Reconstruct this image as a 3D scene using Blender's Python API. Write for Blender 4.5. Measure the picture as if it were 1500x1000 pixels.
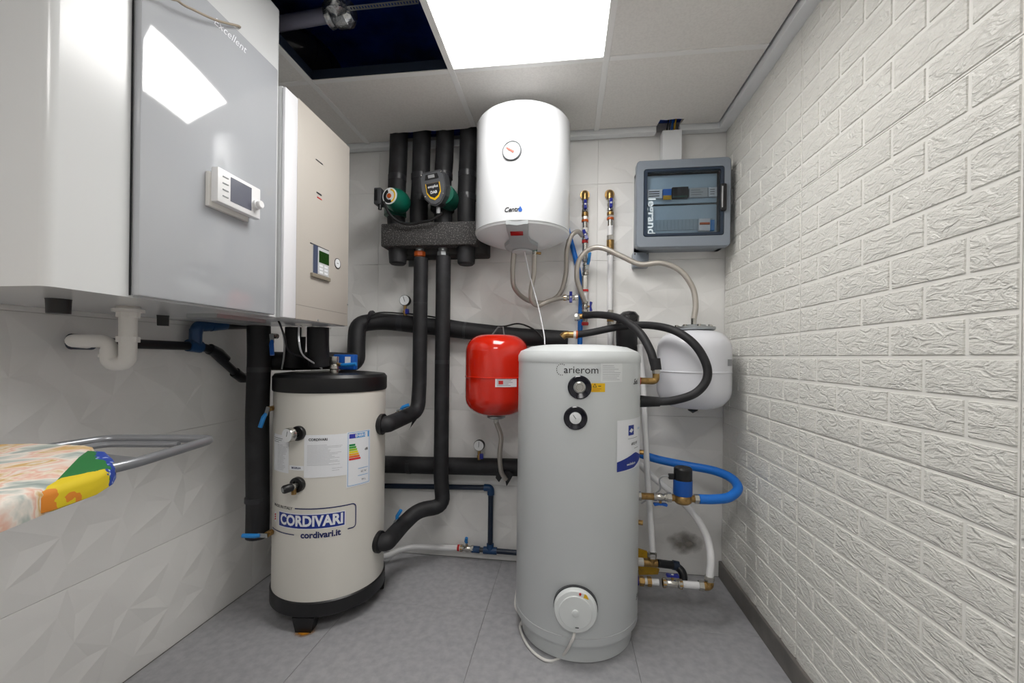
import bpy, bmesh, math, random
from mathutils import Matrix, Vector
import numpy as np
R_ = math.radians
random.seed(7)
for o in list(bpy.data.objects): bpy.data.objects.remove(o)
SC = bpy.context.scene
COL = SC.collection
# ------------------------------------------------------------------ camera
FOC, YAW, ROLL, CYP, HC = 605.5, .1297, .0117, 521.43, 1.067      # solved from the photo: pixels of a 1500x1000 frame
cam = bpy.data.cameras.new('camera'); cam.sensor_width = 36; cam.lens = FOC * 36 / 1500
cam.shift_y = (CYP - 500) / 1500; cam.clip_start = .02
co = bpy.data.objects.new('camera', cam); COL.objects.link(co)
co.matrix_world = Matrix.Translation((0, 0, HC)) @ Matrix.Rotation(YAW, 4, 'Z') @ Matrix.Rotation(math.pi / 2, 4, 'X') @ Matrix.Rotation(ROLL, 4, 'Z')
SC.camera = co
# ------------------------------------------------------------------ world, exposure
w = bpy.data.worlds.new('world'); SC.world = w; w.use_nodes = True
w.node_tree.nodes['Background'].inputs[0].default_value = (.8, .85, .9, 1); w.node_tree.nodes['Background'].inputs[1].default_value = .3
vs = SC.view_settings; vs.view_transform = 'Standard'; vs.look = 'None'; vs.gamma = 1; vs.use_curve_mapping = False
vs.exposure = 0.12
LIGHT = 14.0            # the ceiling light panels
# ------------------------------------------------------------------ room size (metres)
XL, XR, YB, YF, ZC = -1.402, .763, 2.136, -1.3, 2.192
def ray(u, v):
    c, s = math.cos(ROLL), math.sin(ROLL); a = u - 750; b = v - CYP
    x = (c * a + s * b) / FOC; z = -(-s * a + c * b) / FOC
    c, s = math.cos(YAW), math.sin(YAW)
    return Vector((c * x - s, s * x + c, z))
O_ = Vector((0, 0, HC))
def aY(u, v, Y): r = ray(u, v); return O_ + r * (Y / r.y)
def aX(u, v, X): r = ray(u, v); return O_ + r * (X / r.x)
def aZ(u, v, Z): r = ray(u, v); return O_ + r * ((Z - HC) / r.z)
def hit_cyl(u, v, cx, cy, R):                 # -> angle (0 faces -Y, grows to +X) and height on an upright cylinder
    r = ray(u, v); d2 = r.x * r.x + r.y * r.y; b = -(r.x * cx + r.y * cy); c = cx * cx + cy * cy - R * R
    disc = max(0, b * b - d2 * c); t = (-b - math.sqrt(disc)) / d2
    p = O_ + r * t; return math.atan2(p.x - cx, -(p.y - cy)), p.z
# ------------------------------------------------------------------ materials
def lin(c): return tuple(((x / 255) / 12.92 if x / 255 <= .04045 else ((x / 255 + .055) / 1.055) ** 2.4) for x in c[:3]) + (1,)
MATS = {}
def mat(name, rgb, rough=.5, metal=0, bump=None, var=None, spec=.5, coat=0):
    """bump=(scale,strength,distance[,detail]); var=(scale,rgb2,low,high) noise mix to a second colour"""
    if name in MATS: return MATS[name]
    m = bpy.data.materials.new(name); m.use_nodes = True; nt = m.node_tree; b = nt.nodes['Principled BSDF']
    b.inputs['Base Color'].default_value = lin(rgb); b.inputs['Roughness'].default_value = rough; b.inputs['Metallic'].default_value = metal
    b.inputs['Specular IOR Level'].default_value = spec; b.inputs['Coat Weight'].default_value = coat; b.inputs['Coat Roughness'].default_value = .05
    tc = nt.nodes.new('ShaderNodeTexCoord')
    if var:
        n = nt.nodes.new('ShaderNodeTexNoise'); n.inputs['Scale'].default_value = var[0]; n.inputs['Detail'].default_value = 6
        cr = nt.nodes.new('ShaderNodeValToRGB'); cr.color_ramp.elements[0].position = var[2]; cr.color_ramp.elements[1].position = var[3]
        cr.color_ramp.elements[0].color = lin(rgb); cr.color_ramp.elements[1].color = lin(var[1])
        nt.links.new(tc.outputs['Object'], n.inputs['Vector']); nt.links.new(n.outputs[0], cr.inputs[0]); nt.links.new(cr.outputs[0], b.inputs['Base Color'])
    if bump:
        n = nt.nodes.new('ShaderNodeTexNoise'); n.inputs['Scale'].default_value = bump[0]; n.inputs['Detail'].default_value = bump[3] if len(bump) > 3 else 4
        bp = nt.nodes.new('ShaderNodeBump'); bp.inputs['Strength'].default_value = bump[1]; bp.inputs['Distance'].default_value = bump[2]
        nt.links.new(tc.outputs['Object'], n.inputs['Vector']); nt.links.new(n.outputs[0], bp.inputs['Height']); nt.links.new(bp.outputs[0], b.inputs['Normal'])
    MATS[name] = m; return m
def emit(name, rgb, s):
    m = bpy.data.materials.new(name); m.use_nodes = True; nt = m.node_tree; nt.nodes.clear()
    e = nt.nodes.new('ShaderNodeEmission'); e.inputs[0].default_value = lin(rgb); e.inputs[1].default_value = s
    o = nt.nodes.new('ShaderNodeOutputMaterial'); nt.links.new(e.outputs[0], o.inputs[0]); return m
def clear(name, tint, gloss=.04):
    m = bpy.data.materials.new(name); m.use_nodes = True; nt = m.node_tree; nt.nodes.clear()
    t = nt.nodes.new('ShaderNodeBsdfTransparent'); t.inputs[0].default_value = lin(tint)
    g = nt.nodes.new('ShaderNodeBsdfGlossy'); g.inputs['Roughness'].default_value = gloss
    f = nt.nodes.new('ShaderNodeFresnel'); f.inputs[0].default_value = 1.45
    x = nt.nodes.new('ShaderNodeMixShader'); o = nt.nodes.new('ShaderNodeOutputMaterial')
    nt.links.new(f.outputs[0], x.inputs[0]); nt.links.new(t.outputs[0], x.inputs[1]); nt.links.new(g.outputs[0], x.inputs[2]); nt.links.new(x.outputs[0], o.inputs[0]); return m
M_tile = mat('white_relief_tile', (236, 235, 233), .38, bump=(3, .08, .01))
M_wall = mat('wall_grout', (205, 203, 200), .7)
M_brick = None
M_joint = mat('foam_joint', (234, 233, 228), .5)
M_floor = mat('grey_floor_tile', (172, 172, 175), .4, bump=(120, .25, .002), var=(34, (156, 156, 160), .36, .68))
M_grout = mat('floor_grout', (120, 119, 118), .8)
M_ceil = mat('ceiling_board', (228, 225, 221), .9, bump=(160, .25, .002), var=(120, (220, 217, 213), .4, .7))
M_bar = mat('grid_white', (232, 231, 229), .45)
M_trimw = mat('moulding_white', (236, 238, 240), .4)
M_base = mat('baseboard_grey', (118, 114, 110), .5, var=(9, (98, 95, 92), .4, .7))
M_navy = mat('plenum_navy', (36, 48, 90), .35, bump=(4, .6, .05), var=(1.7, (40, 84, 190), .45, .6))
M_black = mat('black_foam', (25, 25, 28), .62, bump=(55, .25, .003), var=(14, (44, 44, 48), .5, .75))
M_blackp = mat('black_plastic', (22, 22, 24), .38)
M_dkgrey = mat('dark_grey_plastic', (62, 63, 66), .4)
M_epp = mat('speckled_foam', (52, 51, 51), .85, bump=(220, .5, .002), var=(190, (122, 119, 117), .55, .66))
M_white = mat('white_enamel', (212, 214, 217), .14, coat=.4)
M_whitep = mat('white_plastic', (228, 226, 222), .35)
M_cream = mat('cream_enamel', (222, 219, 211), .3)
M_tankg = mat('pale_grey_shell', (212, 216, 217), .28)
M_beige = mat('beige_panel', (188, 182, 174), .38)
M_glass = mat('grey_glass_front', (182, 185, 190), .06, spec=.6, coat=.3)
M_bodyw = mat('unit_white', (216, 218, 219), .2)
M_red = mat('red_paint', (206, 32, 8), .14, coat=.5)
M_vesw = mat('white_vessel_paint', (224, 225, 231), .25)
M_brass = mat('brass', (172, 140, 88), .34, .85, var=(60, (128, 98, 58), .45, .7))
M_chrome = mat('nickel', (190, 188, 182), .24, .95)
M_zinc = mat('zinc', (170, 174, 176), .35, .85)
M_braid = mat('braided_steel', (186, 180, 172), .4, .6, bump=(500, .6, .001))
M_blue = mat('blue_handle', (18, 88, 178), .35)
M_lblue = mat('sky_blue_handle', (38, 134, 208), .35)
M_dblue = mat('dark_blue_handle', (22, 36, 140), .35)
M_hoseb = mat('blue_hose', (20, 112, 206), .45, bump=(120, .4, .003))
M_pvc = mat('navy_pvc', (24, 38, 58), .35)
M_pvcb = mat('blue_pvc', (28, 66, 108), .35)
M_pvck = mat('black_pvc', (20, 21, 26), .35)
M_pipew = mat('white_pipe', (232, 232, 233), .3)
M_orange = mat('orange_fitting', (196, 88, 24), .4)
M_redp = mat('red_plastic', (196, 36, 36), .4)
M_green = mat('green_pump', (10, 92, 74), .35, coat=.3)
M_teal = mat('teal_fitting', (40, 112, 96), .4)
M_yellow = mat('yellow_paint', (206, 160, 20), .5, var=(30, (150, 110, 30), .5, .75))
M_panelg = mat('enclosure_grey', (132, 140, 150), .35)
M_paneld = mat('enclosure_inside', (188, 208, 222), .5)
M_rubber = mat('rubber_seal', (34, 48, 66), .4)
M_steelg = mat('grey_tube', (140, 142, 146), .3, .5)
M_dial = mat('dial_white', (232, 234, 236), .4)
M_ink = mat('ink_black', (28, 28, 32), .6)
M_navyink = mat('ink_navy', (24, 34, 92), .5)
M_blueink = mat('ink_blue', (18, 46, 140), .5)
M_paper = mat('paper_label', (236, 238, 242), .5)
M_greyink = mat('ink_grey', (150, 152, 156), .6)
M_yellowl = mat('yellow_label', (238, 190, 20), .5)
M_grey = mat('mid_grey_plastic', (150, 152, 154), .4)
M_lgrey = mat('light_grey_plastic', (198, 200, 202), .4)
M_lcd = mat('lcd_green', (30, 62, 22), .2)
M_screen = mat('dark_screen', (88, 90, 104), .08)
M_alu = mat('foil_wrap', (196, 198, 200), .25, .9, bump=(30, .9, .01))
M_rust = mat('rust_stain', (176, 120, 30), .8, var=(40, (146, 140, 130), .45, .7))
M_clear = clear('clear_blue_lid', (245, 249, 252))
# ------------------------------------------------------------------ mesh builder
ORG = {}
class MB:
    def __init__(s, M=None): s.bm = bmesh.new(); s.M = M or Matrix()
    def _add(s, vs, fs):
        bv = [s.bm.verts.new(s.M @ Vector(v)) for v in vs]
        for f in fs:
            try: s.bm.faces.new([bv[i] for i in f])
            except ValueError: pass
        return s
    def box(s, lo, hi, bev=0, seg=2):
        lo, hi = [min(a, b) for a, b in zip(lo, hi)], [max(a, b) for a, b in zip(lo, hi)]
        b = bmesh.new(); bmesh.ops.create_cube(b, size=1)
        for v in b.verts: v.co = Vector([(lo[i] + hi[i]) / 2 + v.co[i] * (hi[i] - lo[i]) for i in range(3)])
        if bev: bmesh.ops.bevel(b, geom=list(b.edges), offset=bev, segments=seg, profile=.5, affect='EDGES')
        b.verts.ensure_lookup_table(); idx = {v: i for i, v in enumerate(b.verts)}
        s._add([v.co for v in b.verts], [[idx[v] for v in f.verts] for f in b.faces]); b.free(); return s
    def tube(s, pts, r, n=14, fillet=0, caps=True, seg=6):
        P = path(pts, fillet, seg); N = len(P)
        rr = r if isinstance(r, (list, tuple)) else [r] * N
        if len(rr) != N: rr = list(np.interp(np.linspace(0, 1, N), np.linspace(0, 1, len(rr)), rr))
        T = [(P[min(i + 1, N - 1)] - P[max(i - 1, 0)]).normalized() for i in range(N)]
        up = Vector((0, 0, 1)) if abs(T[0].z) < .9 else Vector((1, 0, 0))
        a = T[0].cross(up).normalized(); vs = []
        for i in range(N):
            a = (a - T[i] * a.dot(T[i])).normalized(); b = T[i].cross(a)
            for k in range(n):
                t = 2 * math.pi * k / n; vs.append(P[i] + (a * math.cos(t) + b * math.sin(t)) * rr[i])
        fs = [[i * n + k, i * n + (k + 1) % n, (i + 1) * n + (k + 1) % n, (i + 1) * n + k] for i in range(N - 1) for k in range(n)]
        if caps: fs += [list(range(n))[::-1], [(N - 1) * n + k for k in range(n)]]
        return s._add(vs, fs)
    def lathe(s, prof, c=(0, 0, 0), ax=(0, 0, 1), n=40, a0=0, a1=2 * math.pi):
        ax = Vector(ax).normalized(); c = Vector(c)
        u = Vector((0, 0, 1)).cross(ax) if abs(ax.z) < .9 else Vector((1, 0, 0)); u.normalize(); v = ax.cross(u)
        full = abs(a1 - a0 - 2 * math.pi) < 1e-6; m = n if full else n + 1; vs = []
        for r, h in prof:
            for k in range(m):
                t = a0 + (a1 - a0) * k / n; vs.append(c + ax * h + (u * math.cos(t) + v * math.sin(t)) * max(r, 1e-5))
        fs = []
        for i in range(len(prof) - 1):
            for k in range(n): k2 = (k + 1) % m; fs.append([i * m + k, i * m + k2, (i + 1) * m + k2, (i + 1) * m + k])
        if full:
            if prof[0][0] > 1e-4: fs.append(list(range(m))[::-1])
            if prof[-1][0] > 1e-4: fs.append([(len(prof) - 1) * m + k for k in range(m)])
        return s._add(vs, fs)
    def cyl(s, p0, p1, r, r2=None, n=20):
        p0, p1 = Vector(p0), Vector(p1); return s.lathe([(r, 0), (r2 if r2 else r, (p1 - p0).length)], p0, p1 - p0, n)
    def prism(s, out, d, fr):                      # outline (x,y) in frame fr, extruded from 0 to d along frame z
        n = len(out); sv = s.M; s.M = sv @ fr
        s._add([(x, y, 0) for x, y in out] + [(x, y, d) for x, y in out], [list(range(n))[::-1], [n + k for k in range(n)]] + [[k, (k + 1) % n, n + (k + 1) % n, n + k] for k in range(n)])
        s.M = sv; return s
    def mesh(s, me, fn):
        return s._add([fn(v.co) for v in me.vertices], [list(p.vertices) for p in me.polygons])
    def build(s, name, m, parent=None, smooth=35):
        bmesh.ops.recalc_face_normals(s.bm, faces=s.bm.faces)
        me = bpy.data.meshes.new(name); s.bm.to_mesh(me); s.bm.free()
        if parent is None:
            n = len(me.vertices); a = np.empty(n * 3); me.vertices.foreach_get('co', a); a = a.reshape(-1, 3)
            o = Vector(((a[:, 0].min() + a[:, 0].max()) / 2, (a[:, 1].min() + a[:, 1].max()) / 2, a[:, 2].min()))
        else: o = ORG[parent]
        me.transform(Matrix.Translation(-o))
        if smooth:
            me.polygons.foreach_set('use_smooth', [True] * len(me.polygons)); me.set_sharp_from_angle(angle=R_(smooth))
        me.materials.append(m)
        ob = bpy.data.objects.new(name, me); COL.objects.link(ob); ORG[ob] = o
        if parent is None: ob.location = o
        else: ob.parent = parent
        return ob
def path(pts, fillet=0, seg=6):
    P = [Vector(p) for p in pts]
    if not fillet or len(P) < 3: return P
    out = [P[0]]
    for i in range(1, len(P) - 1):
        a, b, c = P[i - 1], P[i], P[i + 1]; la, lc = (a - b).length, (c - b).length
        f = min(fillet, la * .48, lc * .48); p0 = b + (a - b).normalized() * f; p1 = b + (c - b).normalized() * f
        for k in range(seg + 1):
            t = k / seg; out.append(p0 * (1 - t) ** 2 + b * 2 * t * (1 - t) + p1 * t * t)
    out.append(P[-1]); return out
def spline(pts, k=8):                               # Catmull-Rom through the points
    P = [Vector(p) for p in pts]; P = [P[0] * 2 - P[1]] + P + [P[-1] * 2 - P[-2]]; out = []
    for i in range(1, len(P) - 2):
        for j in range(k):
            t = j / k; a, b, c, d = P[i - 1], P[i], P[i + 1], P[i + 2]
            out.append(.5 * ((2 * b) + (c - a) * t + (2 * a - 5 * b + 4 * c - d) * t * t + (3 * b - a - 3 * c + d) * t ** 3))
    out.append(P[-2]); return out
def frame(o, x, y):                                 # matrix with given origin and (approximate) x, y axes
    x = Vector(x).normalized(); y = Vector(y); y = (y - x * y.dot(x)).normalized(); z = x.cross(y)
    return Matrix(((x.x, y.x, z.x, o[0]), (x.y, y.y, z.y, o[1]), (x.z, y.z, z.z, o[2]), (0, 0, 0, 1)))
def tag(o, label, cat, group=None):
    o['label'] = label; o['category'] = cat
    if group: o['group'] = group
    return o
def thing(name, label, cat, loc, group=None):
    o = bpy.data.objects.new(name, None); o.empty_display_size = .05; COL.objects.link(o); o.location = Vector(loc); ORG[o] = Vector(loc)
    return tag(o, label, cat, group)
def struct(o): o['kind'] = 'structure'; return o
_tc = {}
def text_mesh(s, size, bold=0, shear=0):
    key = (s, size, bold, shear)
    if key in _tc: return _tc[key]
    c = bpy.data.curves.new('t', 'FONT'); c.body = s; c.size = size; c.offset = bold; c.shear = shear; c.align_x = 'CENTER'; c.align_y = 'CENTER'; c.resolution_u = 3
    o = bpy.data.objects.new('t', c); COL.objects.link(o)
    dg = bpy.context.evaluated_depsgraph_get(); dg.update()
    me = bpy.data.meshes.new_from_object(o.evaluated_get(dg)); bpy.data.objects.remove(o); _tc[key] = me; return me
def on_cyl(cx, cy, R, th, z, eps=.0012):             # maps flat (x,y) onto an upright cylinder
    return lambda p: Vector((cx + (R + eps) * math.sin(th + p[0] / R), cy - (R + eps) * math.cos(th + p[0] / R), z + p[1]))
def on_x(X, y, z, eps=.0008): return lambda p: Vector((X + eps, y + p[0], z + p[1]))
def on_y(Y, x, z, eps=.0008): return lambda p: Vector((x + p[0], Y - eps, z + p[1]))
def patch(mb, fn, x0, x1, y0, y1, nx=8):            # flat rectangle mapped by fn
    vs = [fn((x0 + (x1 - x0) * i / nx, y)) for i in range(nx + 1) for y in (y0, y1)]
    return mb._add(vs, [[2 * i, 2 * i + 2, 2 * i + 3, 2 * i + 1] for i in range(nx)])
def write(name, s, size, fn, m, parent, bold=0, shear=0, sx=1):
    return MB().mesh(text_mesh(s, size, bold, shear), lambda p: fn((p[0] * sx, p[1]))).build(name, m, parent, 0)
def lines(name, fn, x0, x1, y0, y1, n, m, parent, h=.0016, ragged=True):
    mb = MB(); r = random.Random(n * 31 + int(x0 * 1e4))
    for i in range(n):
        y = y1 + (y0 - y1) * (i + .5) / n; xe = x0 + (x1 - x0) * (r.uniform(.55, 1) if ragged else 1)
        patch(mb, fn, x0, xe, y - h / 2, y + h / 2, 4)
    return mb.build(name, m, parent, 0)
# ================================================================== STRUCTURE
def slab(name, lo, hi, m): return struct(MB().box(lo, hi).build(name, m, None, 0))
def child(name, me, loc, parent, m=None):
    o = bpy.data.objects.new(name, me); COL.objects.link(o); o.parent = parent; o.location = Vector(loc) - ORG[parent]; ORG[o] = Vector(loc); return o
def raw(name, vs, fs, m, smooth=0):
    me = bpy.data.meshes.new(name); me.from_pydata([tuple(v) for v in vs], [], fs); me.materials.append(m)
    if smooth: me.polygons.foreach_set('use_smooth', [True] * len(me.polygons)); me.set_sharp_from_angle(angle=R_(smooth))
    return me
floor = slab('floor', (XL - .1, YF - .1, -.08), (XR + .1, YB + .1, -.002), M_grout)
xs = [-1.402] + [-.896 + .577 * k for k in range(3)] + [.763]; ys = [-1.3, -.6, .55, 1.70, 2.136]
fcache = {}
for i in range(len(xs) - 1):
    for j in range(len(ys) - 1):
        w_, d_ = round(xs[i + 1] - xs[i], 3), round(ys[j + 1] - ys[j], 3)
        if (w_, d_) not in fcache:
            b = MB().box((-w_ / 2 + .0008, -d_ / 2 + .0008, -.01), (w_ / 2 - .0008, d_ / 2 - .0008, 0), .0008, 1); me = bpy.data.meshes.new('floor_tile'); b.bm.to_mesh(me); me.materials.append(M_floor); fcache[(w_, d_)] = me
        child('floor_tile', fcache[(w_, d_)], ((xs[i] + xs[i + 1]) / 2, (ys[j] + ys[j + 1]) / 2, 0), floor)
# relief wall tiles: soft facets standing out of each tile
def relief(w, h, seed, th=.012, amp=.0062):
    r = random.Random(seed); nx, nz = max(2, round(w / .085)), max(2, round(h / .078)); vs, fs = [], []
    for i in range(nx + 1):
        for j in range(nz + 1):
            ex = i in (0, nx); ez = j in (0, nz)
            a = w * i / nx + (0 if ex else r.uniform(-.3, .3) * w / nx) + (0 if ex or not j % 2 else .25 * w / nx)
            c = h * j / nz + (0 if ez else r.uniform(-.2, .2) * h / nz)
            q = -.5 * amp if (ex or ez) else (((i + j) % 2) * .7 + r.uniform(0, .3) - .5) * amp
            a = min(max(a, .0006), w - .0006); c = min(max(c, .0006), h - .0006)
            vs.append((a, c, q))
    def id_(i, j): return i * (nz + 1) + j
    for i in range(nx):
        for j in range(nz):
            q = [id_(i, j), id_(i + 1, j), id_(i + 1, j + 1), id_(i, j + 1)]
            fs += [[q[0], q[1], q[2]], [q[0], q[2], q[3]]] if (i + j) % 2 else [[q[0], q[1], q[3]], [q[1], q[2], q[3]]]
    n = len(vs); ring = [id_(i, 0) for i in range(nx + 1)] + [id_(nx, j) for j in range(1, nz + 1)] + [id_(i, nz) for i in range(nx - 1, -1, -1)] + [id_(0, j) for j in range(nz - 1, 0, -1)]
    for k in ring: vs.append((vs[k][0], vs[k][1], -th))
    for k in range(len(ring)): k2 = (k + 1) % len(ring); fs.append([ring[k], n + k, n + k2, ring[k2]])
    return vs, fs
TH = .3893
wl = slab('wall_left', (XL - .1, YF - .1, -.08), (XL - .011, YB + .1, 2.8), M_wall)
def tiled2(wall, base, ex, ez, en, length, seed, first=1.17):
    L = 0; c = 0; cache = {}; B = Vector(base); ex, ez, en = Vector(ex), Vector(ez), Vector(en)
    while L < length - .01:
        w_ = min(first if c == 0 else 1.17, length - L)
        for k in range(6):
            z0, z1 = k * TH, min((k + 1) * TH, ZC); key = (round(w_, 3), round(z1 - z0, 3), (k + c) % 3)
            if key not in cache:
                vs, fs = relief(w_, z1 - z0, seed + key[2]); cache[key] = raw('wall_tile', [ex * v[0] + ez * v[1] + en * v[2] for v in vs], fs, M_tile, 0)
            child('wall_tile', cache[key], B + ex * L + ez * z0, wall)
        L += w_; c += 1
tiled2(wl, (XL, YB, 0), (0, -1, 0), (0, 0, 1), (1, 0, 0), YB - YF, 11, .42)
wb = slab('wall_back', (XL - .1, YB + .011, -.08), (XR + .1, YB + .11, 2.8), M_wall)
tiled2(wb, (XR + .008, YB, 0), (-1, 0, 0), (0, 0, 1), (0, -1, 0), XR + .008 - XL, 23, .62)
wf = slab('wall_front', (XL - .1, YF - .1, -.08), (XR + .1, YF, 2.8), mat('plaster', (226, 225, 222), .8))
# mould stain low on the back wall, a thin film with its own outline
def film(name, rgb, scale, lo, hi, flat=1):
    """a stain: noise-broken film, clear towards the rim of its own outline"""
    m = bpy.data.materials.new(name); m.use_nodes = True; nt = m.node_tree; b = nt.nodes['Principled BSDF']; b.inputs['Base Color'].default_value = lin(rgb); b.inputs['Roughness'].default_value = .8
    tc = nt.nodes.new('ShaderNodeTexCoord'); n = nt.nodes.new('ShaderNodeTexNoise'); n.inputs['Scale'].default_value = scale; n.inputs['Detail'].default_value = 5
    g = nt.nodes.new('ShaderNodeTexGradient'); g.gradient_type = 'SPHERICAL'; mp = nt.nodes.new('ShaderNodeMapping'); mp.inputs['Location'].default_value = [0 if k == flat else -1 for k in range(3)]; mp.inputs['Scale'].default_value = [0 if k == flat else 2 for k in range(3)]
    mu = nt.nodes.new('ShaderNodeMath'); mu.operation = 'MULTIPLY'; cr = nt.nodes.new('ShaderNodeMapRange'); cr.inputs[1].default_value = lo; cr.inputs[2].default_value = hi
    L = nt.links.new; L(tc.outputs['Object'], n.inputs['Vector']); L(tc.outputs['Generated'], mp.inputs[0]); L(mp.outputs[0], g.inputs[0]); L(n.outputs[0], mu.inputs[0]); L(g.outputs[1], mu.inputs[1]); L(mu.outputs[0], cr.inputs[0]); L(cr.outputs[0], b.inputs['Alpha'])
    return m
c = aY(1003, 795, YB - .006)
MB().box((c.x - .11, c.y - .0002, c.z - .075), (c.x + .11, c.y + .0002, c.z + .075)).build('mould_stain', film('mould', (158, 152, 144), 26, .1, .8), wb, 0)
# right wall: foam panels with embossed bricks
def brick_mat():
    m = bpy.data.materials.new('foam_brick'); m.use_nodes = True; nt = m.node_tree; b = nt.nodes['Principled BSDF']
    b.inputs['Base Color'].default_value = lin((230, 229, 223)); b.inputs['Roughness'].default_value = .3
    tc = nt.nodes.new('ShaderNodeTexCoord'); mp = nt.nodes.new('ShaderNodeMapping'); mp.inputs['Scale'].default_value = (1, 1, 2.2); mp.inputs['Rotation'].default_value = (.35, 0, 0)
    oi = nt.nodes.new('ShaderNodeObjectInfo'); ad = nt.nodes.new('ShaderNodeVectorMath'); ad.operation = 'ADD'
    sc_ = nt.nodes.new('ShaderNodeMath'); sc_.operation = 'MULTIPLY'; sc_.inputs[1].default_value = 37
    n = nt.nodes.new('ShaderNodeTexNoise'); n.inputs['Scale'].default_value = 22; n.inputs['Detail'].default_value = 3; n.inputs['Distortion'].default_value = .7
    mul = nt.nodes.new('ShaderNodeMath'); mul.operation = 'PINGPONG'; mul.inputs[1].default_value = .16
    n2 = nt.nodes.new('ShaderNodeTexNoise'); n2.inputs['Scale'].default_value = 140; n2.inputs['Detail'].default_value = 2
    add = nt.nodes.new('ShaderNodeMath'); add.operation = 'MULTIPLY_ADD'; add.inputs[1].default_value = .12
    bp = nt.nodes.new('ShaderNodeBump'); bp.inputs['Strength'].default_value = .85; bp.inputs['Distance'].default_value = .018
    L = nt.links.new
    L(oi.outputs['Random'], sc_.inputs[0]); L(tc.outputs['Object'], mp.inputs[0]); L(mp.outputs[0], ad.inputs[0]); L(sc_.outputs[0], ad.inputs[1])
    L(ad.outputs[0], n.inputs['Vector']); L(ad.outputs[0], n2.inputs['Vector']); L(n.outputs[0], mul.inputs[0]); L(n2.outputs[0], add.inputs[0]); L(mul.outputs[0], add.inputs[2]); L(add.outputs[0], bp.inputs['Height']); L(bp.outputs[0], b.inputs['Normal'])
    return m
M_brick = brick_mat()
def brick_mesh(w, h, seed):                         # pillowed block, grid 6x3, facing -X
    r = random.Random(seed); nx, nz = (6 if w > .15 else 3), 3; vs, fs = [], []
    for i in range(nx + 1):
        for j in range(nz + 1):
            e = i in (0, nx) or j in (0, nz); y = -w / 2 + w * i / nx; z = -h / 2 + h * j / nz
            if not e: y += r.uniform(-.2, .2) * w / nx; z += r.uniform(-.15, .15) * h / nz
            else: y *= (1 - .006 / w); z *= (1 - .006 / h)
            vs.append((0.0006 if e else -r.uniform(0, .0012), y, z))
    g = lambda i, j: i * (nz + 1) + j
    for i in range(nx):
        for j in range(nz): fs.append([g(i, j), g(i, j + 1), g(i + 1, j + 1), g(i + 1, j)])
    ring = [g(i, 0) for i in range(nx + 1)] + [g(nx, j) for j in range(1, nz + 1)] + [g(i, nz) for i in range(nx - 1, -1, -1)] + [g(0, j) for j in range(nz - 1, 0, -1)]; n = len(vs)
    for k in ring: x, y, z = vs[k]; vs.append((.004, y + math.copysign(.0015, y), z + math.copysign(.0015, z)))
    for k in range(len(ring)): k2 = (k + 1) % len(ring); fs.append([ring[k], ring[k2], n + k2, n + k])
    return raw('brick', vs, fs, M_brick, 25)
wr = slab('wall_right', (XR + .014, YF - .1, -.08), (XR + .11, YB + .1, 2.8), M_wall)
RH = .0786; G = .006; ZS = [.0534, .8394, 1.6254, ZC]
bc = {}
def brick_at(w, h, v):
    k = (round(w, 3), round(h, 3), v)
    if k not in bc: bc[k] = brick_mesh(w - G, h - G, hash(k) % 999)
    return bc[k]
seams = [.137, .807, 1.478, YB]
for c in range(3):
    y0, y1 = seams[c], seams[c + 1]
    for p in range(4):
        z0, z1 = ([0.0] + ZS)[p], ([0.0] + ZS)[p + 1]
        pan = MB().box((XR + .0035, y0 + .001, z0 + .001), (XR + .014, y1 - .001, z1 - .001)).build('foam_panel', M_joint, wr, 0); ORG[pan] = ORG[wr]
        rows = max(1, round((z1 - z0) / RH)); joined = [] if c == 0 else None
        for k in range(rows):
            za, zb = z0 + (z1 - z0) * k / rows, z0 + (z1 - z0) * (k + 1) / rows
            par = (k + (p == 1)) % 2; cuts = [0, .0955, .287, .4785, .67] if par else [0, .1915, .383, .5745, .67]
            if c == 2: cuts = [q for q in cuts if q < y1 - y0 - .02] + [y1 - y0]
            for a, b in zip(cuts[:-1], cuts[1:]):
                me = brick_at(b - a, zb - za, (k + p + c) % 3); cy_ = y0 + (a + b) / 2; cz = (za + zb) / 2
                if joined is None: child('brick', me, (XR, cy_, cz), pan)
                else: joined.append((me, cy_, cz))
        if joined:
            mb = MB()
            for me, cy_, cz in joined: mb.mesh(me, lambda q: Vector((XR + q.x, cy_ + q.y, cz + q.z)))
            jb = mb.build('brick_field', M_brick, pan, 25); jb['kind'] = 'stuff'
struct(MB().box((XR - .012, YF, 0), (XR + .014, YB, .08), .002, 1).build('baseboard_right', M_base, None, 0))
# door in the wall behind the photographer
dr = struct(MB().box((-.75, YF, 0), (.1, YF + .03, 2.03), .004, 1).build('door_1', mat('door_grey', (196, 197, 198), .5), None, 0))
mb = MB()
for x0, x1, z1 in ((-.82, -.752, 2.1), (.102, .17, 2.1)): mb.box((x0, YF, 0), (x1, YF + .045, z1))
mb.box((-.752, YF, 2.032), (.102, YF + .045, 2.1)); mb.build('door_frame', M_trimw, dr, 0)
MB().tube([(0.0, YF + .03, 1.0), (0, YF + .08, 1.0), (-.12, YF + .08, 1.0)], .009, 10, .02).build('door_handle', M_zinc, dr)
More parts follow.
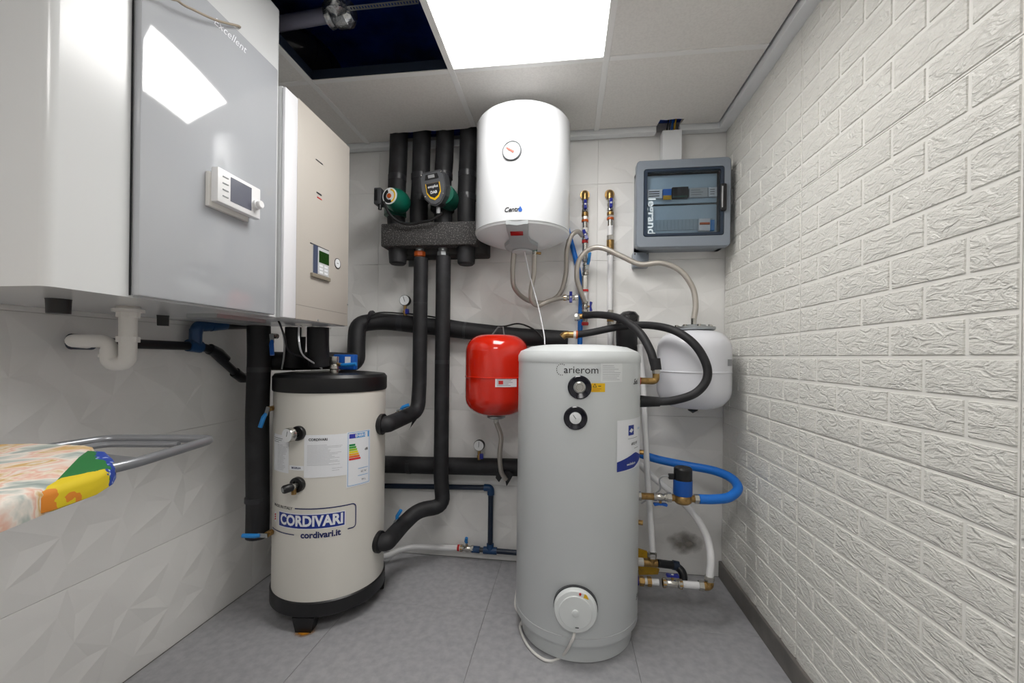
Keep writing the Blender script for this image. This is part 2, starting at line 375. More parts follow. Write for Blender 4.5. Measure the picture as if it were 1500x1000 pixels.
# ---------------- ceiling: void above, grid, boards
mb = MB(); mb.box((XL - .1, YF - .1, 2.75), (XR + .1, YB + .1, 2.8)); 
ceil = struct(mb.build('ceiling', M_navy, None, 0))
mb = MB(); mb.box((XL - .009, YF, 2.24), (XL + .02, YB, 2.75)); mb.box((XR - .02, YF, 2.24), (XR + .012, YB, 2.75)); mb.box((XL, YB - .02, 2.24), (XR, YB + .01, 2.75)); mb.box((XL, YF, 2.24), (XR, YF + .02, 2.75))
mb.build('void_lining', M_navy, ceil, 0)
GX = [XL, -1.062, -.462, .138, .72]; GY = [2.092, 1.591, .991, .391, -.209, -.809, YF]
cells = {}
def board(x0, x1, y0, y1, notch=None):
    g = .011
    if notch is None: b = MB().box((x0 + g, y0 + g, ZC + .002), (x1 - g, y1 - g, ZC + .016), .001, 1)
    else:
        b = MB()                                   # board with a ragged cut-out along its wall side
        out = [(x0 + g, y0 + g), (x1 - g, y0 + g)] + notch + [(x0 + g, y1 - g)]
        b.prism(out, .014, Matrix.Translation((0, 0, ZC + .002)))
    return b.build('ceiling_board', M_ceil, ceil, 0)
for i in range(4):
    for j in range(6):
        x0, x1, y1, y0 = GX[i], GX[i + 1], GY[j], GY[j + 1]
        if (i, j) == (1, 1): continue               # the open bay
        if (i, j) in ((2, 1), (2, 4)): continue     # light panels
        n = None
        if (i, j) == (1, 0):
            rr = random.Random(5); n = [(x1 - .011, 1.992)] + [(x, 2.003 + rr.uniform(-.006, .006)) for x in (-.50, -.53, -.57, -.60, -.64, -.67, -.71, -.75, -.79, -.83, -.87)] + [(-.912, 2.008), (-.905, 2.081)]
        if (i, j) == (3, 0):
            n = [(x1 - .011, y1 - .011), (.535, y1 - .011), (.54, 2.035), (.50, 2.03), (.46, 2.036), (.43, 2.03), (.425, y1 - .011)]
        board(x0, x1, y0, y1, n)
mb_ = lambda lo, hi: MB().box(lo, hi, .0008, 1).build('grid_bar', M_bar, ceil, 0)
for x in GX[1:4]:
    mb_((x - .012, YF, ZC - .001), (x + .012, 2.092 if x != -.462 else 1.99, ZC + .003)); mb_((x - .002, YF, ZC + .004), (x + .002, 1.99, ZC + .04))
for y in GY[1:6]:
    for i in range(4): mb_((GX[i] + (.0125 if i else 0), y - .012, ZC - .001), (GX[i + 1] - .0125, y + .012, ZC + .003))
# dark upstands of the grid round the open bay
mb = MB(); mb.box((-1.05, 1.577, ZC + .004), (-.474, 1.583, ZC + .04)); mb.box((-1.052, 1.0, ZC + .004), (-1.048, 1.577, ZC + .04)); mb.build('bay_edge', mat('edge_steel', (60, 70, 88), .3, .6), ceil, 0)
# perimeter moulding: a small box moulding under the boards
def mould(n, lo, hi): return struct(MB().box(lo, hi, .002, 1).build(n, M_trimw, None, 0))
mould('trim_1', (XL, 2.09, ZC - .022), (-.915, YB - .004, ZC + .018)); mould('trim_2', (-.44, 2.09, ZC - .022), (.425, YB - .004, ZC + .018)); mould('trim_3', (.535, 2.09, ZC - .022), (XR, YB - .004, ZC + .018))
mould('trim_4', (.718, YF, ZC - .022), (XR + .004, 2.0895, ZC + .018)); mould('trim_6', (-.914, 2.112, ZC - .026), (-.441, YB - .004, ZC + .012))
# light panels
def light(x0, x1, y0, y1, label):
    t = thing('ceiling_light', label, 'light', ((x0 + x1) / 2, (y0 + y1) / 2, ZC), )
    MB().box((x0 + .013, y0 + .013, ZC + .004), (x1 - .013, y1 - .013, ZC + .012)).build('diffuser', emit('panel_light', (255, 253, 250), LIGHT), t, 0)
    MB().box((x0 + .006, y0 + .006, ZC + .014), (x1 - .006, y1 - .006, ZC + .04)).build('housing', M_bar, t, 0)
light(-.462, .138, .991, 1.591, 'square white LED ceiling light panel beside the open ceiling bay')
light(-.462, .138, -.809, -.209, 'added square white LED ceiling light panel out of view near the door, for even light')  # second panel is out of view, added to light the room evenly
# ================================================================== WALL UNITS (left)
UX, UZ0 = -.915, 1.182
def rbox(lo, hi, r, axis='Z', seg=5):               # box rounded along the edges of one axis
    mb = MB(); ax = 'XYZ'.index(axis); a, b = [i for i in range(3) if i != ax]; out = []
    for cx, cy, t0 in ((hi[a] - r, hi[b] - r, 0), (lo[a] + r, hi[b] - r, 90), (lo[a] + r, lo[b] + r, 180), (hi[a] - r, lo[b] + r, 270)):
        for k in range(seg + 1): t = R_(t0 + 90 * k / seg); out.append((cx + r * math.cos(t), cy + r * math.sin(t)))
    n = len(out); vs = []
    for h in (lo[ax], hi[ax]):
        for p in out: v = [0, 0, 0]; v[a], v[b], v[ax] = p[0], p[1], h; vs.append(v)
    return mb._add(vs, [list(range(n)), [n + k for k in range(n)]] + [[k, (k + 1) % n, n + (k + 1) % n, n + k] for k in range(n)])
u1 = thing('wall_boiler', 'large white wall unit with grey glass front and white control display', 'boiler', (-1.16, .92, UZ0))
rbox((XL + .004, .618, UZ0), (UX, 1.216, 2.155), .018).build('casing', M_bodyw, u1)
gp = MB().box((UX + .001, .762, UZ0 + .004), (UX + .02, 1.176, 1.945), .004, 2).build('glass_front', M_glass, u1)
MB().box((UX + .0005, .7585, UZ0 + .004), (UX + .002, .7615, 1.945)).build('edge_gap', M_ink, u1, 0)
p = aX(337, 52, UX + .02)
write('lettering', 'Excellent', .029, on_x(UX + .02, p.y, p.z), M_paper, gp, 0, .35)
# control display on the glass
GXp = UX + .02
q0 = aX(318, 262, GXp + .03); yc = aX(347, 284, GXp + .03)
y0, y1 = aX(318, 280, GXp + .03).y, aX(381, 290, GXp + .03).y
zt, zb = aX(318, 243, GXp + .03).z, aX(318, 294, GXp + .03).z
cd = MB().box((GXp, y0 - .004, zb - .012), (GXp + .012, y1 - .02, zt - .012), .002).build('display_base', M_whitep, u1)
ds = MB().box((GXp + .012, y0, zb), (GXp + .032, y1, zt), .003).build('display', mat('display_white', (240, 240, 241), .3), u1)
hh = zt - zb; ww = y1 - y0
MB().box((GXp + .031, y0 + ww * .27, zb + hh * .16), (GXp + .0328, y0 + ww * .76, zt - hh * .12)).build('screen', M_screen, ds, 0)
for k in range(4): MB().box((GXp + .031, y0 + ww * .1, zb + hh * (.2 + .19 * k)), (GXp + .0335, y0 + ww * .22, zb + hh * (.23 + .19 * k))).build('button', M_grey, ds, 0)
kc = Vector((GXp + .031, y0 + ww * .87, zb + hh * .42)); MB().lathe([(.013, 0), (.013, .008), (.0105, .01), (.0105, .018), (.009, .02), (0, .02)], kc, (1, 0, 0), 24).build('knob', mat('display_white', (240, 240, 241), .3), ds)
# feet and drain flange below
for (u, v) in ((86, 438), (239, 462)):
    p = aZ(u, v, UZ0); MB().lathe([(.02, -.032), (.021, -.002), (.022, 0)], (p.x, p.y, UZ0), (0, 0, 1), 4 if u == 239 else 16).build('foot', M_blackp, u1)
p = aZ(304, 460, UZ0); MB().box((p.x - .05, p.y - .02, UZ0 - .012), (p.x + .05, p.y + .18, UZ0)).build('bottom_bracket', M_zinc, u1, 0)
# thin cable that loops over the glass front
ca = [aX(351, 42, UX + .012) + Vector((-.01, .01, .012)), aX(349, 38, UX + .035), aX(318, 30, UX + .045), aX(285, 15, UX + .05), aX(262, 2, UX + .05), aX(235, -30, UX + .045), aX(215, -60, UX + .01)]
ca[-1] = Vector((UX - .02, ca[-2].y - .02, 2.157)); ca[-2].z = min(ca[-2].z, 2.15)
tag(MB().tube(spline(ca, 6), .0028, 8).build('thin_cable', mat('tan_cable', (150, 138, 120), .5), None), 'thin tan cable looping over the top of the grey glass front', 'cable')
# second unit
u2 = thing('wall_boiler', 'beige-fronted white wall unit with a small green display, next to the back wall', 'boiler', (-1.15, 1.43, UZ0))
X2 = -.903
MB().box((XL + .004, 1.222, UZ0), (X2 - .012, 1.622, 1.93), .004).build('casing', M_bodyw, u2)
MB().box((X2 - .012, 1.222, UZ0 + .002), (X2, 1.2855, 1.925), .003).build('side_strip', mat('strip_white', (236, 236, 240), .3), u2)
bp_ = MB().box((X2 - .012, 1.2865, UZ0 + .002), (X2 - .001, 1.622, 1.93), .003).build('front_panel', M_beige, u2)
mb = MB(); 
for a, b in (((452, 459), (511, 471)), ): patch(mb, lambda q: Vector((X2 - .0005, 1.2865 + q[0], UZ0 + .05 + q[1])), 0, .325, 0, .0022, 2)
mb.build('panel_crease', mat('crease', (150, 145, 138), .6), bp_, 0)
for u, v in ((466, 469), (509, 446)):
    p = aX(u, v, X2 - .001); MB().lathe([(.004, 0), (.003, .002), (0, .002)], (X2 - .001, p.y, p.z), (1, 0, 0), 12).build('screw', M_zinc, bp_)
a, b = aX(453, 357, X2), aX(480, 402, X2)
zt, zb = aX(458, 358, X2).z, aX(458, 399, X2).z; y0, y1 = aX(458, 380, X2).y, aX(481, 380, X2).y
dp = MB().box((X2 - .002, y0, zb), (X2 + .003, y1, zt), .001, 1).build('display', M_lgrey, u2, 0)
ww, hh = y1 - y0, zt - zb
MB().box((X2 + .002, y0, zb), (X2 + .0038, y0 + ww * .26, zt)).build('side_stripe', mat('slate', (72, 80, 104), .4), dp, 0)
MB().box((X2 + .002, y0 + ww * .34, zb + hh * .45), (X2 + .0038, y0 + ww * .98, zb + hh * .88)).build('screen', M_lcd, dp, 0)
for i in range(2):
    for j in range(3): MB().box((X2 + .002, y0 + ww * (.36 + .32 * i), zb + hh * (.06 + .12 * j)), (X2 + .0042, y0 + ww * (.58 + .32 * i), zb + hh * (.14 + .12 * j))).build('button', M_paper, dp, 0)
MB().box((X2 - .002, y0 - .012, zb - .016), (X2 + .009, y1 + .004, zb - .002), .002).build('display_ledge', mat('ledge', (140, 132, 118), .4), u2)
MB().box((X2 - .002, y0 - .014, zt + .001), (X2 + .001, y1 + .002, zt + .004)).build('display_slot', M_dkgrey, u2, 0)
p = aX(494.5, 386, X2); g2 = MB().lathe([(.021, -.002), (.021, .001), (.0185, .0012)], p, (1, 0, 0), 28).build('gauge', M_ink, u2)
MB().lathe([(.0175, .0013), (.0175, .003), (0, .003)], p + Vector((0, -.003, 0)), (1, 0, 0), 28).build('dial', M_dial, g2)
MB().box((p.x + .0032, p.y - .011, p.z - .001), (p.x + .0036, p.y + .002, p.z + .001)).build('needle', M_ink, g2, 0)
p = aX(468, 284, X2); patch(MB(), on_x(X2 - .001, p.y, p.z), -.018, .014, -.003, .003).build('logo_print', M_dkgrey, bp_, 0); patch(MB(), on_x(X2 - .001, p.y, p.z - .016), -.014, .016, -.002, .002).build('logo_stroke', M_redp, bp_, 0)
p = aX(468, 237, X2); patch(MB(), on_x(X2 - .001, p.y, p.z), -.022, .022, -.002, .002).build('badge', M_dkgrey, bp_, 0)
for u, v in ((425, 476),):
    p = aZ(445, 474, UZ0); MB().lathe([(.03, -.008), (.03, 0)], (p.x, p.y, UZ0), (0, 0, 1), 16).build('drain_flange', M_whitep, u2); MB().tube([(p.x, p.y, UZ0 - .006), (p.x, p.y, UZ0 - .05)], .008, 10).build('drain_spout', M_whitep, u2)
    MB().lathe([(.026, -.006), (.026, 0)], aZ(476, 479, UZ0), (0, 0, 1), 18).build('pipe_flange', M_whitep, u2)
# ================================================================== TANK 1: buffer tank
T1, R1 = Vector((-1.010, 1.688, 0)), .2235
t1 = thing('buffer_tank', 'cream cylindrical buffer tank with black lid, blue lettering and energy label', 'tank', T1)
def L1(p): return on_cyl(T1.x, T1.y, R1, p[0], p[1])
MB().lathe([(R1 - .004, .095), (R1, .1), (R1, .925), (R1 - .004, .93)], T1, n=72).build('shell', M_cream, t1)
MB().lathe([(R1 + .003, .915), (R1 + .005, .92), (R1 + .005, .972), (R1 - .004, .984), (R1 - .06, .99), (R1 - .075, .986), (0, .986)], T1, n=72).build('lid', M_blackp, t1)
MB().lathe([(R1 - .02, .05), (R1 - .002, .054), (R1 + .006, .062), (R1 + .006, .112), (R1 + .001, .116)], T1, n=72).build('base_ring', M_blackp, t1)
f0 = aZ(445, 925, 0); a0 = math.atan2(f0.x - T1.x, -(f0.y - T1.y))
for k in range(3):
    th = a0 + k * 2 * math.pi / 3; c = T1 + Vector((math.sin(th), -math.cos(th), 0)) * (R1 - .026)
    fr = frame(c, (-math.cos(th), -math.sin(th), 0), (math.sin(th), -math.cos(th), 0)); mb = MB(fr)
    mb._add([(-.03, -.02, 0), (.03, -.02, 0), (.03, .026, 0), (-.03, .026, 0), (-.042, -.03, .058), (.042, -.03, .058), (.042, .03, .058), (-.042, .03, .058)], [[0, 1, 2, 3], [4, 5, 6, 7], [0, 1, 5, 4], [1, 2, 6, 5], [2, 3, 7, 6], [3, 0, 4, 7]]); mb.build('foot', M_blackp, t1, 0)
def at1(u, v): return hit_cyl(u, v, T1.x, T1.y, R1)
def flange(parent, cx, cy, R, th, z, r, m=M_blackp, name='port_collar', d=.012):
    n = Vector((math.sin(th), -math.cos(th), 0)); MB().lathe([(r, -.02), (r, d), (r * .92, d + .003), (r * .55, d + .003), (r * .5, d - .004), (0, d - .004)], Vector((cx, cy, z)) + n * R, n, 28).build(name, m, parent); return Vector((cx, cy, z)) + n * R, n
# gauge, thermostat, ports
th, z = at1(438, 634); c, n = flange(t1, T1.x, T1.y, R1, th, z, .028)
g = MB().lathe([(.009, 0), (.009, .03), (.026, .032), (.027, .05), (.025, .054)], c, (n + Vector((-.25, 0, 0))).normalized(), 32).build('gauge', M_chrome, t1)
nn = (n + Vector((-.25, 0, 0))).normalized(); MB().lathe([(.0245, .052), (.0245, .0545), (0, .0545)], c, nn, 32).build('dial', M_dial, g)
sd = nn.cross(Vector((0, 0, 1))).normalized(); cc = c + nn * .0552; up = Vector((0, 0, 1))
MB().tube([cc - up * .004, cc + up * .015 - sd * .004], .0009, 6).build('needle', M_ink, g)
th, z = at1(437, 709); c, n = flange(t1, T1.x, T1.y, R1, th, z, .029)
v_ = MB().lathe([(.011, 0), (.011, .028), (.013, .03), (.013, .04), (0, .04)], c, n, 20).build('safety_valve', M_chrome, t1); MB().tube([c + n * .026, c + n * .026 + Vector((0, 0, -.03))], .009, 12).build('outlet', M_brass, v_)
dirn = (n + Vector((-.55, 0, -.1))).normalized(); MB().lathe([(.012, 0), (.0155, .006), (.0155, .034), (.013, .038), (0, .038)], c + n * .03, dirn, 20).build('cap', M_blackp, v_); MB().lathe([(.008, .0382), (.008, .039), (0, .039)], c + n * .03, dirn, 16).build('cap_badge', M_grey, v_)
# stickers on the tank
def sticker(parent, name, tl, br, m, R=R1, C=T1):
    t0, z1 = hit_cyl(*tl, C.x, C.y, R); t1_, z0 = hit_cyl(*br, C.x, C.y, R)
    fn = on_cyl(C.x, C.y, R, (t0 + t1_) / 2, (z0 + z1) / 2); w = R * (t1_ - t0) / 2; h = (z1 - z0) / 2
    return patch(MB(), fn, -w, w, -h, h, 10).build(name, m, parent, 0), (lambda q, e=.0006: on_cyl(C.x, C.y, R, (t0 + t1_) / 2, (z0 + z1) / 2, .0012 + e)(q)), w, h
s1, f1, w1, h1 = sticker(t1, 'data_sheet', (446, 637), (508, 695), M_paper)
write('lettering', '\u25c8CORDIVARI' if False else 'CORDIVARI', .013, lambda q: f1((q[0] - w1 * .35, q[1] + h1 * .78)), M_ink, s1, .0004)
lines('print_lines', lambda q: f1(q), -w1 * .85, w1 * .8, -h1 * .45, h1 * .55, 16, M_greyink, s1, .0009)
lines('print_lines', lambda q: f1(q), w1 * .3, w1 * .8, -h1 * .75, -h1 * .55, 2, M_greyink, s1, .0009)
s1b, f1b, w2, h2 = sticker(t1, 'instruction_sheet', (402.5, 634), (423, 693), M_paper)
lines('print_lines', lambda q: f1b(q), -w2 * .3, w2 * .9, -h2 * .9, h2 * .5, 18, M_greyink, s1b, .0009)
lines('heading_lines', lambda q: f1b(q), -w2 * .9, w2 * .5, h2 * .55, h2 * .85, 3, M_ink, s1b, .0016)
s2, f2, w3, h3 = sticker(t1, 'energy_label', (508, 633), (541, 706), M_paper)
mb = MB()
for a, b, c_, d in ((-.92, .92, .96, .975), (-.92, .92, -.95, -.935), (-.92, -.89, -.95, .975), (.89, .92, -.95, .975)): patch(mb, lambda q: f2(q), w3 * a, w3 * b, h3 * c_, h3 * d, 6)
patch(mb, lambda q: f2(q), -w3 * .1, w3 * .8, -h3 * .38, -h3 * .365, 4); patch(mb, lambda q: f2(q), -w3 * .1, w3 * .8, -h3 * .64, -h3 * .625, 4); mb.build('border', mat('ink_skyblue', (60, 150, 215), .5), s2, 0)
patch(MB(), lambda q: f2(q), -w3 * .82, -w3 * .3, h3 * .76, h3 * .92, 4).build('flag', mat('eu_blue', (58, 60, 170), .5), s2, 0); patch(MB(), lambda q: f2(q), -w3 * .28, w3 * .5, h3 * .76, h3 * .92, 4).build('title_band', mat('ink_skyblue', (60, 150, 215), .5), s2, 0)
write('title', 'ENERG', .0155, lambda q: f2((q[0] + w3 * .11, q[1] + h3 * .84), .001), M_paper, s2, .0004)
patch(MB(), lambda q: f2(q), w3 * .74, w3 * .86, h3 * .74, h3 * .95, 2).build('mark', mat('ink_skyblue', (60, 150, 215), .5), s2, 0)
for k, cl in enumerate(((0, 130, 70), (70, 170, 60), (160, 200, 40), (240, 225, 20), (245, 180, 20), (235, 110, 30), (215, 30, 40))):
    zz = h3 * (.52 - .085 * k); patch(MB(), lambda q: f2(q), -w3 * .82, w3 * (-.35 + .075 * k), zz - h3 * .035, zz + h3 * .035, 3).build('grade_bar', mat('grade_%d' % k, cl, .5), s2, 0)
write('grade', 'dB', .014, lambda q: f2((q[0] + w3 * .62, q[1] + h3 * .3)), M_ink, s2, .0004)
write('rating', '62 W', .011, lambda q: f2((q[0] + w3 * .4, q[1] - h3 * .5)), M_ink, s2); write('rating', '99 L', .011, lambda q: f2((q[0] + w3 * .4, q[1] - h3 * .8)), M_ink, s2)
s3, f3, w4, h4 = sticker(t1, 'small_sticker', (424, 681), (445, 689), M_paper); write('lettering', 'SICURLEA', .0095, lambda q: f3(q), M_navyink, s3, .0003, 0, .95)
# big printed logo: positions taken round the shell
ta, za = at1(409, 760); tb, zb_ = at1(520, 760)
def big(u, v): return hit_cyl(u, v, T1.x, T1.y, R1)
tl_, zt_ = big(409, 746); tr_, _z = big(506, 746); zc_ = big(455, 764)[1]; tm = (tl_ + tr_) / 2; W = R1 * (tr_ - tl_) / 2
fL = lambda q, e=.0004: on_cyl(T1.x, T1.y, R1, tm, zc_, .0008 + e)(q)
patch(MB(), lambda q: fL(q, 0), -W, W, -.0295, .0295, 16).build('logo_rim', M_paper, t1, 0); lg = patch(MB(), fL, -W + .003, W - .003, -.0265, .0265, 16).build('logo_plate', M_blueink, t1, 0)
me = text_mesh('CORDIVARI', .056, .0022); xs_ = [v.co.x for v in me.vertices]; tw = max(xs_) - min(xs_); sx = (2 * W - .022) / tw; cx_ = (max(xs_) + min(xs_)) / 2
MB().mesh(me, lambda p: fL(((p[0] - cx_) * sx + .002, p[1] * .98), .001)).build('logo_lettering', M_paper, t1, 0)
te, _ = big(404, 756); k = on_cyl(T1.x, T1.y, R1, te, zc_, .001); mb = MB(); mb._add([k((.011 * math.cos(t), .022 * math.sin(t))) for t in [2 * math.pi * i / 20 for i in range(20)]], [list(range(20))]); mb.build('emblem', M_paper, t1, 0)
k2 = on_cyl(T1.x, T1.y, R1, te, zc_, .0016); mb = MB()
for dz in (-.009, 0, .009): mb._add([k2(q) for q in ((-.006, dz - .005), (.006, dz - .001), (.006, dz + .005), (-.006, dz + .001))], [[0, 1, 2, 3]])
mb.build('emblem_mark', M_redp, t1, 0)
# frame line round the logo
tR = big(521, 750)[0]; sR = R1 * (tR - tm); tI = R1 * (big(432, 743)[0] - tm); zU, zD = .049, -.052
def stroke(pts, wd, name, m=M_navyink):
    P = path([(x, y, 0) for x, y in pts], .018, 6); F = []
    for a, b in zip(P[:-1], P[1:]):
        k_ = max(1, int((b - a).length / .02)); F += [a + (b - a) * i / k_ for i in range(k_)]
    F.append(P[-1]); vs = []
    for i, p in enumerate(F):
        t = (F[min(i + 1, len(F) - 1)] - F[max(i - 1, 0)]).normalized(); nn_ = Vector((-t.y, t.x, 0)) * wd / 2; vs += [fL(p + nn_), fL(p - nn_)]
    MB()._add(vs, [[2 * i, 2 * i + 1, 2 * i + 3, 2 * i + 2] for i in range(len(F) - 1)]).build(name, m, t1, 0)
tE = R1 * (big(509, 785)[0] - tm)
stroke([(tI, zU), (sR, zU), (sR, zD + .006), (tE, zD + .006)], .0042, 'frame_line'); tK = R1 * (big(431, 789)[0] - tm); stroke([(-W - .06, zD), (tK, zD)], .0038, 'frame_line')
tC = R1 * (big(469, 788)[0] - tm); write('web_lettering', 'cordivari.it', .034, lambda q: fL((q[0] + tC, q[1] + zD)), M_navyink, t1, .0012, 0, .98)
tM = R1 * (big(416, 742)[0] - tm); write('origin_lettering', 'MADE IN ITALY', .016, lambda q: fL((q[0] + tM - .012, q[1] + zU - .002)), M_ink, t1, .0002)
for (u, v) in ((559, 621), (555, 793)): pass
rust = aZ(432, 925, 0); tag(MB().lathe([(.05, 0), (.05, .0006), (0, .0006)], (rust.x + .035, rust.y + .012, 0), n=24).build('rust_stain', film('rust', (190, 126, 20), 30, .08, .4, 2), None), 'orange rust stain on the floor under the cream tank foot', 'stain')
# ================================================================== TANK 2: hot water cylinder
T2, R2 = Vector((.049, 1.675, 0)), .238
t2 = thing('hot_water_cylinder', 'tall pale grey hot water cylinder with domed lid and round heater cover', 'tank', T2)
MB().lathe([(R2 - .03, 0), (R2 - .022, .004), (R2 - .02, .045), (R2 - .008, .062), (R2, .075), (R2, 1.046)], T2, n=80).build('shell', M_tankg, t2)
MB().lathe([(R2 + .0012, .098), (R2 + .0012, .101)], T2, n=80).build('seam_line', M_lgrey, t2)
MB().lathe([(R2 + .001, 1.046), (R2 + .002, 1.05), (R2 + .002, 1.07), (R2 - .008, 1.088), (R2 - .05, 1.106), (R2 - .1, 1.113), (0, 1.117)], T2, n=80).build('lid', M_tankg, t2)
def at2(u, v): return hit_cyl(u, v, T2.x, T2.y, R2)
def nrm(th): return Vector((math.sin(th), -math.cos(th), 0))
for (u, v, kind) in ((849, 567, 'plug'), (843, 612, 'gauge')):
    th, z = at2(u, v); n = nrm(th); c = Vector((T2.x, T2.y, z)) + n * (R2 - .004)
    col = MB().lathe([(.0405, 0), (.0405, .009), (.037, .012), (.0215, .007), (.02, .002), (0, .002)], c, n, 40).build('collar', mat('gloss_black', (18, 18, 30), .18), t2)
    if kind == 'plug':
        MB().lathe([(.0185, .002), (.0185, .012), (.016, .014), (.012, .014), (.011, .01), (0, .01)], c, n, 24).build('plug', M_chrome, col)
    else:
        MB().lathe([(.02, .002), (.02, .0105), (.0185, .011), (0, .011)], c, n, 32).build('dial', M_dial, col)
        s_ = Vector((0, 0, 1)); e_ = Vector((math.cos(th), math.sin(th), 0)); cc = c + n * .0118
        MB().tube([cc + e_ * .002 - s_ * .002, cc - e_ * .008 + s_ * .011], .0009, 6).build('needle', M_ink, col)
# electric heater cover low on the front, with its lamp and lead
th, z = at2(843, 890); n = nrm(th); c = Vector((T2.x, T2.y, z)) + n * (R2 - .03)
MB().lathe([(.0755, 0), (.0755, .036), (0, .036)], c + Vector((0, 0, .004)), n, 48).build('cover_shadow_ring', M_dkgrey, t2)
hc = MB().lathe([(.074, .01), (.074, .046), (.069, .054), (.056, .056), (.054, .059), (.012, .06), (.0115, .064), (.01, .065), (0, .065)], c, n, 56).build('heater_cover', mat('cover_white', (224, 228, 228), .3), t2)
e_ = Vector((math.cos(th), math.sin(th), 0)); upz = Vector((0, 0, 1))
MB().lathe([(.004, .054), (.004, .058), (0, .059)], c + e_ * .015 + upz * .0625, n, 12).build('lamp', M_redp, hc)
MB()._add([c + n * .0565 + e_ * a + upz * b for a, b in ((.026, .052), (.044, .047), (.038, .061), (.03, .066))], [[0, 1, 2, 3]]).build('warning_sticker', M_yellowl, hc, 0)
MB()._add([c + n * .0605 + e_ * a - upz * (.047 + b) for a, b in ((0, 0), (.012, 0), (.012, .003), (0, .003))], [[0, 1, 2, 3]]).build('print', M_ink, hc, 0)
st_ = c + n * .03 - upz * .072
ld = [st_, aY(838, 938, st_.y - .02), aZ(822, 962, .006), aZ(800, 967, .006), aZ(775, 948, .006), aZ(762, 920, .007), aZ(765, 905, .012), Vector((T2.x - R2 - .012, T2.y + .07, .006)), Vector((T2.x - R2 - .02, T2.y + .2, .006))]
tag(MB().tube(spline(ld, 6), .0048, 10).build('power_lead', M_whitep, None), 'white power lead curling on the floor from the round heater cover', 'cable')
# prints and stickers
th, z = at2(849, 542); fa = lambda q: on_cyl(T2.x, T2.y, R2, th, z, .001)(q); me = text_mesh('arierom', .036, 0); xs_ = [v.co.x for v in me.vertices]; sx2 = .118 / (max(xs_) - min(xs_)); MB().mesh(me, lambda q: fa((q[0] * sx2 + .006, q[1]))).build('lettering', M_ink, t2, 0)
mb = MB()
for k in range(11):
    a = R_(60 + 22 * k); mb._add([fa((-.062 + .017 * math.cos(a + d1) * r_, .001 + .018 * math.sin(a + d1) * r_)) for d1, r_ in ((-.1, 1), (.1, 1), (.1, 1.14), (-.1, 1.14))], [[0, 1, 2, 3]])
mb.build('emblem', M_ink, t2, 0)
def stick2(name, tl, br, m): return sticker(t2, name, tl, br, m, R2, T2)
sA, fA, wA, hA = stick2('data_plate', (880, 532), (911, 559), mat('plate_grey', (226, 229, 230), .5)); lines('print_lines', lambda q: fA(q), -wA * .85, wA * .85, -hA * .85, hA * .85, 9, M_greyink, sA, .0011)
sB, fB, wB, hB = stick2('warning_label', (866, 561), (886, 574), M_yellowl)
mb = MB(); 
for a, b in (((-.75, .1), (-.25, .1)), ((-.25, .1), (-.5, .85)), ((-.5, .85), (-.75, .1))):
    A, B = Vector((a[0] * wB, a[1] * hB, 0)), Vector((b[0] * wB, b[1] * hB, 0)); d = (B - A).normalized(); o = Vector((-d.y, d.x, 0)) * .0009; mb._add([fB(A + o), fB(A - o), fB(B - o), fB(B + o)], [[0, 1, 2, 3]])
mb.build('warning_triangle', M_ink, sB, 0); lines('print_lines', lambda q: fB(q), 0, wB * .7, hB * .2, hB * .5, 1, M_ink, sB, .0024); lines('print_lines', lambda q: fB(q), -wB * .8, wB * .8, -hB * .85, -hB * .1, 2, mat('ink_orange', (190, 110, 20), .5), sB, .0016)
sC, fC, wC, hC = stick2('installer_sticker', (904, 616), (940, 677), M_paper)
mb = MB(); tops = ((-1, -.62), (.1, -.36), (.98, -.68)); bots = ((-1, -1), (0, -.96), (.98, -.68)); vs = []
for k in range(13):
    x = -1 + 1.98 * k / 12; vs += [fC((x * wC, hC * float(np.interp(x, [p[0] for p in bots], [p[1] for p in bots])))), fC((x * wC, hC * float(np.interp(x, [p[0] for p in tops], [p[1] for p in tops]))))]
mb._add(vs, [[2 * k, 2 * k + 2, 2 * k + 3, 2 * k + 1] for k in range(12)]); mb.build('blue_band', M_blueink, sC, 0)
write('web_lettering', 'www.klimafix.com', .0125, lambda q: fC((q[0] - wC * .2, q[1] - hC * .78), .001), M_paper, sC, .0003, 0, .62)
patch(MB(), lambda q: fC(q), -wC * .42, -wC * .05, hC * .36, hC * .76, 3).build('logo_block', M_blueink, sC, 0)
mb = MB(); mb._add([fC(q, .001) for q in ((-wC * .38, hC * .52), (-wC * .24, hC * .64), (-wC * .09, hC * .56), (-wC * .22, hC * .46))], [[0, 1, 2, 3]]); mb.build('logo_mark', M_paper, sC, 0)
write('logo_lettering', 'Klimafix', .014, lambda q: fC((q[0] + wC * .45, q[1] + hC * .56)), mat('ink_pale_blue', (120, 165, 205), .5), sC, 0, 0, .62)
write('phone_lettering', '669 221 907', .013, lambda q: fC((q[0] + wC * .02, q[1] - hC * .0)), M_ink, sC, .0002, 0, .72); lines('print_lines', lambda q: fC(q), -wC * .45, wC * .8, hC * .18, hC * .28, 1, M_greyink, sC, .0016); lines('print_lines', lambda q: fC(q), 0, wC * .7, -hC * .24, -hC * .16, 1, M_greyink, sC, .002)
for (u, v, s) in ((931, 559, 'Sol.'), (933, 872, 'Ent.')):
    th, z = at2(u, v); f_ = on_cyl(T2.x, T2.y, R2, th, z, .001); write('handwriting', s, .028, lambda q: f_(q), M_ink, t2, .0003, .4)
